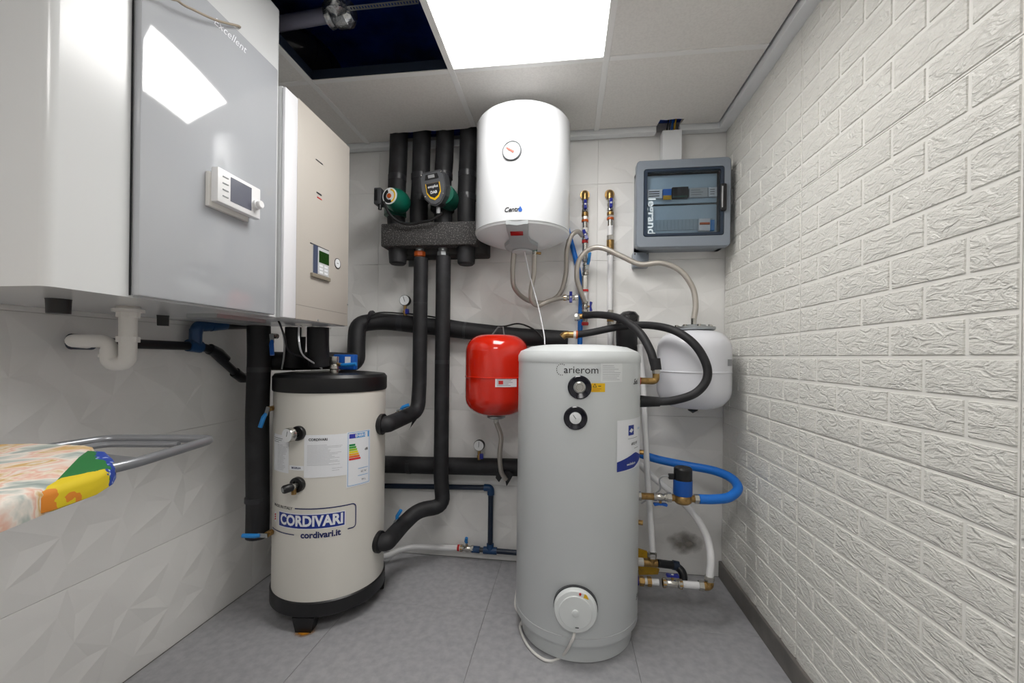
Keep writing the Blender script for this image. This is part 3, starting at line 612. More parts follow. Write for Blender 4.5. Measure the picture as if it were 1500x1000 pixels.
# ================================================================== wall-hung water heater
TH_, RH_ = Vector((-.2054, 1.891, 0)), .2145
h = thing('water_heater', 'white round electric water heater hanging on the back wall under the ceiling', 'water heater', (TH_.x, TH_.y, 1.56))
ZB, ZT = 1.625, 2.105
dome = [(RH_, 0), (RH_ - .004, -.012), (.19, -.022), (.15, -.038), (.10, -.05), (.05, -.056), (0, -.058)]
MB().lathe([(RH_, ZB), (RH_, ZT), (RH_ - .006, ZT + .012), (RH_ - .03, ZT + .028), (RH_ - .09, ZT + .046), (.06, ZT + .056), (0, ZT + .058)], TH_, n=80).build('shell', M_white, h)
MB().lathe([(r, ZB + z) for r, z in dome], TH_, n=80).build('bottom_cap', mat('cap_white', (226, 228, 230), .3), h)
MB().lathe([(RH_ + .0015, ZB - .002), (RH_ + .0015, ZB + .003)], TH_, n=80).build('seam_ring', M_lgrey, h)
def dome_z(r): return ZB + float(np.interp(r, [p[0] for p in dome[::-1]], [p[1] for p in dome[::-1]]))
def bib(outl, d, name, m, off=.002):                 # strip laid on the cap: (distance from axis towards the room, half width)
    vs, nrow = [], len(outl)
    for rr, hw in outl:
        for k in range(7):
            x = -hw + 2 * hw * k / 6; q = math.hypot(x, rr); top = min(dome_z(min(q, RH_)), ZB); vs.append((TH_.x + x, TH_.y - rr, top - off))
            vs.append((TH_.x + x * .97, TH_.y - rr, top - off - d))
    fs = []
    for i in range(nrow - 1):
        for k in range(6):
            a = (i * 7 + k) * 2; b = ((i + 1) * 7 + k) * 2; fs += [[a, a + 2, b + 2, b], [a + 1, a + 3, b + 3, b + 1]]
        for k in (0, 6): a = (i * 7 + k) * 2; b = ((i + 1) * 7 + k) * 2; fs.append([a, a + 1, b + 1, b])
    for i in (0, nrow - 1):
        for k in range(6): a = (i * 7 + k) * 2; fs.append([a, a + 2, a + 3, a + 1])
    return MB()._add(vs, fs).build(name, m, h, 30)
bb = bib([(.213, .047), (.19, .046), (.16, .043), (.13, .042), (.1, .048), (.08, .062), (.05, .075), (.02, .074), (-.02, .06), (-.04, .045)], .016, 'control_cover', mat('cover_grey', (164, 168, 170), .3))
# front lip of the cover with the red lamp
tq, _ = hit_cyl(754, 323, TH_.x, TH_.y, RH_); fq = lambda q, e=.004: on_cyl(TH_.x, TH_.y, RH_, tq, ZB, e)(q)
lamp_c = Vector((TH_.x - .004, TH_.y - .178, dome_z(.178) - .019)); MB(frame(lamp_c, (1, 0, 0), (0, -.9, .42))).box((-.027, -.012, -.003), (.027, .012, .003), .0028, 2).build('red_lamp', mat('red_lamp', (150, 6, 12), .15, coat=.5), bb)
MB().lathe([(.048, 0), (.046, -.006), (.03, -.008), (0, -.004)], (TH_.x, TH_.y - .0, dome_z(0) - .018), n=28).build('cover_plug', M_lgrey, bb)
for s in (-1, 1): bib([(r_, .001) for r_ in ()] or [(.15, .02), (.12, .022)], .001, 'x', M_lgrey) if False else None
tg, zg = hit_cyl(750, 221, TH_.x, TH_.y, RH_); n = nrm(tg); c = Vector((TH_.x, TH_.y, zg)) + n * RH_
gg = MB().lathe([(.041, -.004), (.041, .004), (.038, .007), (.036, .006), (.036, .003), (0, .003)], c, n, 40).build('thermometer', mat('gauge_rim', (104, 106, 110), .4), h)
MB().lathe([(.0355, .0032), (.0355, .0045), (0, .0045)], c, n, 40).build('dial', mat('dial_mint', (196, 208, 205), .4), gg)
e_ = Vector((math.cos(tg), math.sin(tg), 0)); cc = c + n * .0075
MB()._add([cc + e_ * a + upz * b for a, b in ((-.022, .016), (.012, -.004), (.008, -.011), (-.024, .0105))], [[0, 1, 2, 3]]).build('needle', mat('needle_red', (216, 80, 66), .5), gg, 0)
tc_, zc2 = hit_cyl(749, 307, TH_.x, TH_.y, RH_); fc = on_cyl(TH_.x, TH_.y, RH_, tc_, zc2, .001); write('lettering', 'Centr', .027, lambda q: fc((q[0], q[1])), M_ink, h, .0008, .25, .95)
td, _ = hit_cyl(762, 307, TH_.x, TH_.y, RH_); fd = on_cyl(TH_.x, TH_.y, RH_, td, zc2, .001); mb = MB(); mb._add([fd(q) for q in [(0, .014)] + [(.0085 * math.cos(R_(a)), -.002 + .0085 * math.sin(R_(a))) for a in range(40, -221, -26)]], [list(range(12))]); mb.build('drop_logo', M_blue, h, 0)
MB().box((TH_.x - .12, TH_.y + RH_ * .85, 1.8), (TH_.x + .12, YB - .004, 1.9)).build('wall_bracket', M_zinc, h, 0)
hl, hr = aY(753, 368, 1.90), aY(783, 372, 1.90)
for p, m_ in ((hl, M_teal), (hr, M_teal)):
    z1 = dome_z(abs(p.x - TH_.x)) + .004; k = MB().cyl((p.x, p.y, p.z - .004), (p.x, p.y, z1), .0105, n=16).build('water_connector', M_chrome, h)
    MB().lathe([(.0125, 0), (.0125, .012)], (p.x, p.y, p.z + .012), n=6).build('union_nut', m_, k, 0)
MB().cyl(hr + Vector((0, 0, .006)), hr + Vector((.03, 0, .002)), .006, n=12).build('relief_outlet', M_brass, h)
# ================================================================== expansion vessels
def vessel(name, label, C, R, z0, z1, m, ring_m):
    t = thing(name, label, 'expansion vessel', (C.x, C.y, z0)); H = z1 - z0; k = R * .55; zm = (z0 + z1) / 2 - .01
    prof = [(.03, z0 - .0)] + [(R * .42 + (R * .58) * math.sin(R_(a)), z0 + k - k * math.cos(R_(a))) for a in range(0, 91, 10)] + [(R * .42 + (R * .58) * math.cos(R_(a)), z1 - k + k * math.sin(R_(a))) for a in range(0, 91, 10)] + [(0, z1 + .003)]
    MB().lathe(prof, C, n=64).build('shell', m, t)
    MB().lathe([(R + .0005, zm - .004), (R + .0025, zm - .002), (R + .0025, zm + .002), (R + .0005, zm + .004)], C, n=64).build('weld_seam', m, t); return t
CR = Vector((-.3215, 1.92, 0)); rv = vessel('expansion_vessel', 'glossy red expansion vessel beside the tall grey cylinder', CR, .147, .794, 1.166, M_red, M_red)
MB().lathe([(.0, .772), (.03, .772), (.043, .778), (.043, .786), (.03, .792)], CR, n=28).build('bottom_flange', M_zinc, rv); MB().lathe([(.012, .752), (.012, .774)], CR, n=6).build('inlet_nut', M_chrome, rv, 0)
MB().tube([CR + Vector((-.03, .02, 1.165)), CR + Vector((-.012, .1, 1.21)), CR + Vector((.012, .1, 1.21)), CR + Vector((.03, .02, 1.165))], .0035, 8).build('hanger', M_zinc, rv)
MB().box((CR.x - .03, CR.y + .12, 1.03), (CR.x + .03, YB - .004, 1.08)).build('wall_bracket', M_dkgrey, rv, 0)
tl, zl = hit_cyl(742, 560, CR.x, CR.y, .147); fr_ = lambda q, e=.001: on_cyl(CR.x, CR.y, .1475, tl, zl, e)(q); sl = patch(MB(), fr_, -.05, .05, -.02, .02).build('label_sticker', M_paper, rv, 0)
lines('print_lines', lambda q: fr_(q, .0018), -.044, .044, -.016, .016, 5, M_greyink, sl, .002); patch(MB(), lambda q: fr_(q, .002), -.036, -.016, -.008, .008, 3).build('print_mark', M_redp, sl, 0)
CW = Vector((.569, 1.95, 0)); wv = vessel('expansion_vessel', 'white expansion vessel hanging in the corner beside the brick wall', CW, .155, .845, 1.19, M_vesw, M_vesw)
mb = MB(); mb.lathe([(.084, 1.192), (.09, 1.198), (.09, 1.206), (.05, 1.21), (.05, 1.216), (0, 1.216)], CW, n=28); wvf = mb.build('top_flange', M_zinc, wv)
for k in range(8): a = 2 * math.pi * k / 8; MB().lathe([(.008, 1.206), (.008, 1.215)], CW + Vector((.074 * math.cos(a), .074 * math.sin(a), 0)), n=6).build('flange_bolt', M_chrome, wvf, 0)
MB().lathe([(.012, 1.216), (.012, 1.25)], CW, n=6).build('inlet_nut', M_chrome, wv, 0)
MB().lathe([(0, .82), (.02, .832), (.026, .848)], CW, n=18).build('bottom_cap', M_blackp, wv); MB().box((CW.x - .03, CW.y + .13, 1.0), (CW.x + .03, YB - .004, 1.06)).build('wall_bracket', M_zinc, wv, 0)
tl, zl = hit_cyl(1069, 531, CW.x, CW.y, .155); f_ = lambda q, e=.0012: on_cyl(CW.x, CW.y, .155, tl, zl, e)(q); sl = patch(MB(), f_, -.02, .03, -.014, .014).build('label_sticker', M_greyink, wv, 0)
# ================================================================== electrical enclosure
e0 = aY(932, 300, 2.0); ex0, ex1, ez0, ez1, yf = .318, .735, 1.578, 1.985, 1.985
en = thing('distribution_board', 'grey electrical enclosure with clear blue-tinted door and black handle', 'electrical box', ((ex0 + ex1) / 2, 2.06, ez0))
mb = MB(); bx = lambda *a: mb.box(*a)
mb.box((ex0 + .012, yf + .03, ez0 + .012), (ex1 - .006, YB - .004, ez0 + .03)); mb.box((ex0 + .012, yf + .03, ez1 - .03), (ex1 - .006, YB - .004, ez1 - .012)); mb.box((ex0 + .012, yf + .03, ez0 + .012), (ex0 + .03, YB - .004, ez1 - .012)); mb.box((ex1 - .024, yf + .03, ez0 + .012), (ex1 - .006, YB - .004, ez1 - .012)); mb.box((ex0 + .014, YB - .02, ez0 + .014), (ex1 - .008, YB - .005, ez1 - .014)); mb.build('housing', M_panelg, en, 0)
def ring(lo, hi, r, ilo, ihi, ir, y0, y1, name, m, parent):
    def out(lo, hi, r): 
        o = []
        for cx, cz, t0 in ((hi[0] - r, hi[1] - r, 0), (lo[0] + r, hi[1] - r, 90), (lo[0] + r, lo[1] + r, 180), (hi[0] - r, lo[1] + r, 270)):
            o += [(cx + r * math.cos(R_(t0 + 18 * k)), cz + r * math.sin(R_(t0 + 18 * k))) for k in range(6)]
        return o
    A, B = out(lo, hi, r), out(ilo, ihi, ir); n = len(A); vs = [(x, y0 + .006, z) for x, z in A] + [(x + ((lo[0] + hi[0]) / 2 - x) * .02, y0, z + ((lo[1] + hi[1]) / 2 - z) * .02) for x, z in A] + [(x, y0, z) for x, z in B] + [(x, y1, z) for x, z in B] + [(x, y1, z) for x, z in A]
    return MB()._add(vs, [[i * n + k, i * n + (k + 1) % n, ((i + 1) % 5) * n + (k + 1) % n, ((i + 1) % 5) * n + k] for i in range(5) for k in range(n)]).build(name, m, parent)
ix0, ix1, iz0, iz1 = ex0 + .032, ex1 - .03, ez0 + .05, ez1 - .042
ring((ex0, ez0), (ex1, ez1), .018, (ix0, iz0), (ix1, iz1), .012, yf, yf + .04, 'front_frame', M_panelg, en)
ring((ix0, iz0), (ix1, iz1), .012, (ix0 + .016, iz0 + .014), (ix1 - .016, iz1 - .014), .008, yf - .002, yf + .02, 'door_seal', M_rubber, en)
dn = MB().box((ix0 + .002, yf + .001, iz0 + .002), (ix1 - .002, yf + .004, iz1 - .002)).build('clear_door', M_clear, en, 0)
MB().box((ex1 - .05, yf - .014, 1.735), (ex1 - .022, yf + .004, 1.86), .008, 3).build('door_handle', M_blackp, en); MB().box((ex1 - .045, yf - .0155, 1.75), (ex1 - .041, yf - .013, 1.845)).build('handle_highlight_strip', M_lgrey, en, 0)
yi = yf + .03; jx0, jx1 = ix0 + .02, ix1 - .02
for a, b in ((1.79, 1.925), (1.632, 1.782)):
    pl = MB().box((jx0, yi + .004, a), (jx1, yi + .012, b), .002, 1).build('cover_plate', M_paneld, en, 0)
MB().box((jx0 + .04, yi + .001, 1.665), (jx1 - .02, yi + .006, 1.715)).build('blank_row', mat('blank_grey', (168, 184, 196), .5), en, 0)
mb = MB()
for k in range(16): x = jx0 + .045 + k * .0165; mb.box((x, yi - .0005, 1.667), (x + .0008, yi + .002, 1.713))
mb.build('row_ribs', mat('rib', (130, 150, 165), .5), en, 0)
z0, z1 = 1.812, 1.855; wdt = jx1 - jx0
for a, b, m_, nm in ((0, .215, M_paper, 'relay_module'), (.225, .345, mat('socket_blue', (30, 110, 205), .4), 'terminal_module'), (.355, .585, M_blackp, 'timer_module'), (.6, .855, M_lgrey, 'breaker_module'), (.865, .985, M_paper, 'breaker_module')):
    dz = .007 if nm == 'timer_module' else 0; md = MB().box((jx0 + wdt * a, yi - .012, z0 - dz * .3), (jx0 + wdt * b, yi + .006, z1 + dz), .0015, 1).build(nm, m_, en, 0)
    if m_ is M_paper or m_ is M_lgrey: lines('print_lines', lambda q: on_y(yi - .0125, 0, 0)(q), jx0 + wdt * (a + .02), jx0 + wdt * (b - .03), z0 + .006, z1 - .006, 3, M_ink if nm == 'relay_module' else M_greyink, md, .004)
    if nm == 'timer_module':
        mb = MB()
        for k in range(9): mb.box((jx0 + wdt * (a + .015 + .023 * k), yi - .0135, z0 + .002), (jx0 + wdt * (a + .026 + .023 * k), yi - .0118, z0 + .008))
        mb.build('terminal_row', M_teal, md, 0)
    if nm == 'terminal_module': MB().box((jx0 + wdt * a, yi - .0135, z0 - .008), (jx0 + wdt * b, yi - .0118, z0 + .012)).build('label_strip', M_yellow, md, 0)
mc = MB().box((jx1 - .083, yi - .012, 1.655), (jx1 - .033, yi + .004, 1.712), .0015, 1).build('breaker', M_paper, en, 0); MB().box((jx1 - .08, yi - .018, 1.683), (jx1 - .037, yi - .011, 1.692)).build('switch_lever', M_orange, mc, 0); MB().box((jx1 - .032, yi - .012, 1.655), (jx1 - .014, yi + .004, 1.705), .001, 1).build('breaker', M_lblue, en, 0)
MB().mesh(text_mesh('legrand', .058, .0012), lambda p: Vector((ix0 + .036 + p[1] * .8, yf + .0002, 1.723 - p[0] * 1.0))).build('door_lettering', mat('frost_white', (214, 226, 234), .5), en, 0)
tr = MB().box((.452, YB - .06, ez1 - .004), (.542, YB - .004, 2.168), .002, 1).build('cable_trunking', M_trimw, None, 0); tag(tr, 'short white cable trunking rising from the grey enclosure to the ceiling', 'trunking')
for x, m_, l_ in ((.475, M_ink, 'black'), (.497, M_blue, 'blue'), (.51, M_yellow, 'yellow'), (.487, M_dkgrey, 'dark grey')):
    tag(MB().tube(spline([(x, YB - .03, 2.15), (x + .004, YB - .035, 2.2), (x + .012, YB - .05, 2.27), (x + .02, YB - .03, 2.4)], 5), .0035, 8).build('wire', m_, None), '%s insulated wire coming out of the white trunking through the ceiling cut-out' % l_, 'wire', None)
p0, p1 = aY(927, 370, 2.09), aY(950, 391, 2.09); jb_ = MB().box((p0.x, 2.082, p1.z), (p1.x, YB - .004, p0.z), .004, 2).build('junction_box', M_panelg, None); tag(jb_, 'small grey junction box under the electrical enclosure', 'junction box')
for x in (p0.x + .008, p1.x - .008): MB().lathe([(.004, 0), (.004, .002), (0, .002)], (x, 2.082, p0.z - .008), (0, -1, 0), 10).build('screw', M_chrome, jb_)
# ================================================================== PLUMBING
def pipe(name, label, pts, r, m, cat='pipe', fillet=.05, n=18, parts=None, group=None):
    """a pipe or hose; parts = [(part name, point list or (p0,p1), radius, material)]"""
    if not parts: return tag(MB().tube(pts, r, n, fillet).build(name, m, None), label, cat, group)
    t = thing(name, label, cat, Vector(pts[-1]) if pts[-1][2] < pts[0][2] else Vector(pts[0]), group)
    MB().tube(pts, r, n, fillet).build('insulation' if m is M_black else 'tube', m, t)
    for nm, pp, rr, mm in parts: MB().tube(pp, rr, 16).build(nm, mm, t)
    return t
def tape(p, d, r, w=.028): d = Vector(d).normalized() * w / 2; return ('tape_band', [Vector(p) - d, Vector(p) + d], r, mat('tape', (40, 40, 44), .35))
def valve(label, p, ax, hd, L=.05, r=.012, body=M_chrome, hm=M_dblue, style='butterfly', hl=.05, lev=None, name='ball_valve', ends=None):
    """body along ax, spindle towards hd, lever along lev"""
    p, ax, hd = Vector(p), Vector(ax).normalized(), Vector(hd).normalized(); t = thing(name, label, 'valve', p)
    MB().lathe([(r * .8, -L / 2), (r * 1.15, -L / 2 + .001), (r * 1.15, -L * .28), (r * .9, -L * .26), (r * 1.1, -L * .1), (r * 1.15, 0), (r * 1.1, L * .1), (r * .9, L * .26), (r * 1.15, L * .28), (r * 1.15, L / 2 - .001), (r * .8, L / 2)], p, ax, 16).build('body', body, t)
    for s_, em in zip((-1, 1), ends or (None, None)):
        if em: MB().lathe([(r * 1.25, 0), (r * 1.25, L * .16)], p + ax * (s_ * L * .5 - (L * .16 if s_ > 0 else 0)), ax, 6).build('end_nut', em, t, 0)
    MB().cyl(p + hd * r * .8, p + hd * (r * 1.9), r * .4, n=10).build('spindle', M_brass, t)
    c = p + hd * (r * 1.9); lv = Vector(lev).normalized() if lev else ax; fr = frame(c, lv, hd)
    if style == 'butterfly':
        mb = MB(fr); o = [(-hl / 2, 0), (-hl / 2 + .004, .008), (-.006, .004), (.006, .004), (hl / 2 - .004, .008), (hl / 2, 0), (hl / 2 - .004, -.004), (.006, -.003), (-.006, -.003), (-hl / 2 + .004, -.004)]
        mb.prism(o, .014, Matrix.Translation((0, .002, -.007))); hh_ = mb.build('handle', hm, t, 0)
        MB().cyl(c + hd * .002, c + hd * .0085, .0045, n=12).build('handle_screw', M_lgrey, hh_)
    else:
        mb = MB(fr); mb.box((-.008, 0, -.008), (hl * .35, .003, .008)); mb.build('lever_plate', M_zinc, t, 0)
        MB(fr).tube([(hl * .25, .001, 0), (hl * .45, .008, 0), (hl, .010, 0)], [.007, .0085, .008], 10).build('handle', hm, t)
    return t
def gauge(label, p, r=.03, n=(0, -1, 0), stem=.05, needle=80):
    p, n = Vector(p), Vector(n).normalized(); t = thing('pressure_gauge', label, 'gauge', p - upz * (r + stem)); e = upz.cross(n) * -1
    MB().lathe([(r, 0), (r, .02), (r * .93, .024), (r * .9, .022)], p - n * .012, n, 32).build('case', M_blackp, t)
    d = MB().lathe([(r * .9, .018), (r * .9, .0228), (0, .0228)], p - n * .012, n, 32).build('dial', M_dial, t)
    a = R_(needle); dr_ = (e * math.cos(a) + upz * math.sin(a)); c = p + n * .0115; MB().tube([c - dr_ * r * .3, c + dr_ * r * .75], .0011, 6).build('needle', M_ink, d)
    MB().lathe([(.008, 0), (.008, .012), (.011, .012), (.011, stem * .5), (.008, stem * .5), (.008, stem + .004)], p - upz * (r + stem), (0, 0, 1), 12).build('stem', M_brass, t)
    MB().box(p - upz * (r + stem * .6) + Vector((.004, -.012, -.012)), p - upz * (r + stem * .6) + Vector((.022, .004, .014)), .002).build('stem_tap', M_dblue, t); return t
YW = 2.05
# -- four insulated risers and the pump group
XP = [-.879, -.755, -.632, -.508]
BX0, BX1, BZ0, BZ1, BY0 = -.912, -.43, 1.600, 1.712, 1.935
zt_c = 2.5
pg = thing('pump_manifold', 'speckled grey foam manifold block under the two circulation pumps', 'manifold', ((BX0 + BX1) / 2, 2.03, BZ0))
mb = MB(); mb.box((BX0, BY0, BZ0), (BX1, 2.07, BZ1), .006, 2); mb.build('insulation_block', M_epp, pg)
MB().box((BX0 + .01, 2.0, BZ0 - .03), (BX1 + .035, 2.12, BZ1 - .03), .01, 2).build('rear_block', mat('block_dark', (44, 43, 43), .8), pg)
for u, v in ((583, 358), (668, 354)):
    p = aY(u, v, 1.95); b_ = MB(); b_.box((p.x - .009, 1.945, p.z - .009), (p.x + .009, YB - .004, p.z + .009)); k = b_.build('support_rail', M_zinc, pg, 0)
    MB().box((p.x - .014, YB - .01, p.z - .07), (p.x + .05, YB - .004, p.z + .01)).build('wall_plate', M_zinc, k, 0)
for (u, m_) in ((615, M_orange), (649, M_zinc)):
    p = aY(u, 367, 1.998); k = MB().lathe([(.022, .03), (.022, 0)], (p.x, 1.998, p.z - .006), n=20).build('union_neck', M_zinc, pg); MB().lathe([(.027, -.022), (.029, -.018), (.029, .0), (.024, .004)], (p.x, 1.998, p.z - .008), n=8).build('union_nut', m_, k, 0); MB().lathe([(.02, -.045), (.02, -.022)], (p.x, 1.998, p.z - .008), n=16).build('union_tail', m_ if m_ is M_orange else M_lgrey, k)
for u in (583, 683):
    p = aY(u, 362, 2.0); MB().lathe([(0, -.1), (.034, -.1), (.042, -.092), (.046, -.05), (.046, .02)], (p.x, 2.0, p.z + .012), n=24).build('capped_end', M_black, pg)
w_names = ['first', 'second', 'third', 'fourth']
lab = ['black insulated riser above the green pump', 'black insulated riser between the two pumps', 'black insulated riser above the shield-shaped grey pump', 'black insulated riser beside the white water heater']
for k, x in enumerate(XP):
    w_ = (0, .004, -.006, 0)[k]; pts = [(x, YW, BZ1 - .005), (x - w_, YW - .01, 1.80), (x + w_, YW - .004, 1.93), (x + .005, YW - .002, 2.05), (x + .008, YW, 2.3), (x + .02, YW - .02, zt_c)]
    pipe('insulated_pipe', lab[k], pts, .0455, M_black, fillet=.05, n=22, parts=[tape((x + .002, YW - .004, 1.98), (0, 0, 1), .0465), tape((x + (.003 if k != 3 else .002), YW - .006, 1.865), (0, 0, 1), .0468)])
# pump with green motor
c = aY(577, 291, 1.93); g1 = thing('circulation_pump', 'small green round circulation pump with black terminal box', 'pump', c)
ax = Vector((-.2, -.97, .02)).normalized(); fc1 = c + ax * .03
MB().lathe([(.05, -.07), (.056, -.05), (.056, -.01), (.05, .006), (.045, .024), (.042, .032), (.038, .034)], c, ax, 32).build('motor', M_green, g1)
lb = MB().lathe([(.04, .033), (.04, .036), (0, .036)], c, ax, 32).build('rating_disc', M_dial, g1)
MB().lathe([(.034, .0355), (.034, .0366), (.018, .0366)], c, ax, 32, 1.9, 5.1).build('disc_print', M_blackp, lb, 0); MB().lathe([(.034, .0355), (.034, .0368), (.027, .0368)], c, ax, 16, -1.2, 1.4).build('yellow_arc', M_yellowl, lb, 0); MB().lathe([(.011, .036), (.011, .041), (0, .041)], c, ax, 20).build('shaft_screw', M_orange, lb)
MB().box(c + Vector((-.088, -.035, -.035)), c + Vector((-.052, .02, .045)), .005).build('terminal_box', M_dkgrey, g1)
MB().box(c + Vector((-.084, -.037, -.02)), c + Vector((-.068, -.034, .035)), .001).build('terminal_lid', M_blackp, g1, 0); MB().cyl(c + Vector((-.062, -.02, -.036)), c + Vector((-.062, -.02, -.058)), .009, n=12).build('cable_gland', M_blackp, g1)
MB().lathe([(.044, -.05), (.056, -.045), (.056, .045), (.044, .05)], (XP[0], YW - .02, c.z - .005), n=24).build('volute', M_green, g1)
# pump with shield-shaped head
c = aY(639, 278, 1.91); g2 = thing('circulation_pump', 'dark grey circulation pump with shield-shaped head and yellow trim', 'pump', c)
ax = Vector((-.12, -.97, -.18)).normalized(); fr = frame(c, Vector((1, -.12, .1)), Vector((.0, -.18, 1)))
def shield(s, dx=0): return [(x * s, y * s) for x, y in ((-.062, .06), (-.045, .078), (.045, .078), (.062, .06), (.064, .0), (.052, -.04), (.028, -.07), (0, -.08), (-.028, -.07), (-.052, -.04), (-.064, 0))]
hd_ = MB().prism(shield(1), -.06, fr @ Matrix.Translation((0, 0, .03))).build('head', M_dkgrey, g2, 0)
MB().prism(shield(.9), .004, fr @ Matrix.Translation((0, 0, .03))).build('face_plate', mat('plate_dark', (84, 86, 90), .35), hd_, 0)
sm = [(-.036, .032), (.036, .032), (.036, -.012), (.022, -.034), (0, -.046), (-.022, -.034), (-.036, -.012)]
MB().prism(sm, .002, fr @ Matrix.Translation((0, -.008, .034))).build('trim', M_yellowl, hd_, 0); MB().prism([(x * .9, y * .86 + .004) for x, y in sm], .002, fr @ Matrix.Translation((0, -.008, .035))).build('badge', M_ink, hd_, 0)
MB().mesh(text_mesh('evoplus', .017, .0003, .1), lambda q: fr @ Vector((q[0], q[1] + .008, .0376))).build('lettering', M_dial, hd_, 0); MB().mesh(text_mesh('DAB', .017, .0006, .1), lambda q: fr @ Vector((q[0], q[1] - .018, .0376))).build('lettering', M_dial, hd_, 0)
MB().prism([(-.034, .042), (-.028, .064), (.03, .064), (.036, .042)], .003, fr @ Matrix.Translation((0, 0, .034))).build('key_panel', M_blackp, hd_, 0); MB().prism([(-.016, .046), (-.016, .06), (.016, .06), (.016, .046)], .0035, fr @ Matrix.Translation((0, 0, .035))).build('small_screen', M_grey, hd_, 0)
for x, y in ((-.05, .066), (.05, .066), (-.045, -.03), (.045, -.03)): MB().lathe([(.004, 0), (.003, .003), (0, .003)], fr @ Vector((x, y, .034)), fr.to_3x3() @ Vector((0, 0, 1)), 10).build('screw', M_chrome, hd_)
MB().lathe([(.05, 0), (.054, .03), (.054, .1)], c + Vector((.03, .02, -.01)), (0, 1, 0), 28).build('motor', M_green, g2)
MB().lathe([(.044, -.062), (.06, -.05), (.06, .05), (.044, .062)], (XP[2], YW - .01, c.z - .005), n=24).build('volute', M_black, g2)
MB().cyl(c + Vector((.008, .01, -.08)), c + Vector((.008, .012, -.11)), .01, n=12).build('cable_gland', M_grey, g2)
a_, b_ = aY(562, 300, 1.9), aY(648, 312, 1.9)
tag(MB().tube(spline([a_ + Vector((0, 0, .015)), aY(570, 312, 1.9), aY(585, 325, 1.91), aY(603, 328, 1.912), aY(618, 325, 1.912), aY(632, 322, 1.905), b_]), .0065, 10).build('pump_cable', M_blackp, None), 'black cable sagging between the green pump and the shield-shaped pump', 'cable')
# -- two insulated drops from the manifold to the buffer tank
def port1(u, v, r=.045):
    th, z = at1(u, v); th = max(th, 1.12) if False else th; return flange(t1, T1.x, T1.y, R1, th, z, r)
pa, na = port1(558, 621); pb, nb = port1(554, 793)
zl_ = aY(615, 378, 1.998).z; x1_ = aY(615.5, 480, 1.998).x; x2_ = aY(648.5, 480, 1.998).x
k1 = aY(613, 605, 1.97); d1 = pipe('insulated_pipe', 'black insulated pipe dropping from the orange union to the cream tank\'s upper port', [(x1_, 1.998, zl_), (x1_, 1.998, aY(615, 560, 1.998).z), (k1.x, 1.96, k1.z + .012), aY(590, 612, 1.86), pa + na * .03, pa + na * .004], .0355, M_black, fillet=.045, n=20, parts=[tape((x1_, 1.998, aY(615, 444, 1.998).z), (0, 0, 1), .0362, .004)])
MB()._add([aY(601, 626, 1.88), aY(597, 632, 1.875), aY(612, 612, 1.93), aY(606, 610, 1.90)], [[0, 1, 2], [0, 2, 3]]).build('torn_flap', M_black, d1, 0)
k2 = aY(648, 742, 1.985); d2 = pipe('insulated_pipe', 'black insulated pipe dropping from the grey union to the cream tank\'s lower port', [(x2_, 1.998, zl_ + .005), (x2_, 1.998, aY(648, 700, 1.998).z), (k2.x + .004, 1.985, k2.z + .004), aY(612, 747, 1.92), aY(590, 768, 1.85), pb + nb * .04, pb + nb * .004], .0365, M_black, fillet=.05, n=20, parts=[tape((x2_, 1.998, aY(648, 530, 1.998).z), (0, 0, 1), .0372, .02)])
valve('ball valve with sky blue lever on the cream tank\'s upper port pipe', aY(584, 606, 1.83), (1, .5, .1), (0, -.3, 1), .03, .009, M_brass, M_lblue, 'lever', .055, (1, .2, .35)); valve('ball valve with sky blue lever on the cream tank\'s lower port pipe', aY(581, 768, 1.81), (1, .5, .6), (-.3, -.4, 1), .03, .009, M_brass, M_lblue, 'lever', .06, (.55, .1, .8))
# -- big horizontal pipes on the back wall
yu = 2.086
up = [aY(522, 531, 1.98), aY(522, 500, 2.0), aY(524, 474, 2.03), aY(560, 470, yu), aY(640, 479, yu), aY(760, 493, yu), aY(832, 497, yu)]
pipe('insulated_pipe', 'long black insulated pipe crossing the back wall behind the red vessel', [aY(500, 533, 1.93)] + up, .0435, M_black, fillet=.06, n=22, parts=[tape(aY(545, 467, 2.055), (1, 0, 0), .0446, .01), tape(aY(588, 473, yu), (1, 0, -.1), .0446, .03), tape(aY(682, 484, yu), (1, 0, -.1), .0446, .012)])
lo_ = [aY(420, 676, yu), aY(570, 680, yu), aY(700, 683, yu), aY(790, 685, yu)]
lp = pipe('insulated_pipe', 'thick black insulated pipe running low on the back wall behind the two tanks', lo_, .044, M_black, fillet=0, n=22, parts=[tape(aY(600, 681, yu), (1, 0, 0), .0448, .02)])
tn = [aY(u, v, 2.02) for u, v in ((727, 690), (745, 690), (752, 695), (747, 704), (742, 712), (740, 703), (735, 700), (731, 706), (726, 700))]
mb = MB(); mb._add(tn + [q + Vector((0, .02, 0)) for q in tn], [list(range(9)), [9 + k for k in range(9)]] + [[k, (k + 1) % 9, 9 + (k + 1) % 9, 9 + k] for k in range(9)]); mb.build('torn_flap', M_black, lp, 0)
gauge('black pressure gauge on the upper insulated pipe, left of the vertical drops', aY(593.5, 440, 2.06), .028, (.0, -1, .05), .05, 70)
gauge('black pressure gauge on the lower insulated pipe beneath the red vessel', aY(702, 652, 2.06), .028, (-.05, -1, 0), .045, 95)
cb = [aY(520, 525, 1.95), aY(532, 490, 2.0), aY(548, 460, 2.01), aY(590, 459, 2.07), aY(612, 461, 2.075), aY(640, 465, 2.075), aY(665, 470, 2.075), aY(700, 475, 2.072), aY(735, 478, 2.068), aY(760, 474, 2.06), aY(783, 483, 2.03), aY(795, 496, 2.02)]
tag(MB().tube(spline(cb), .0042, 8).build('sensor_cable', M_blackp, None), 'thin black sensor cable laid along the upper insulated pipe', 'cable')
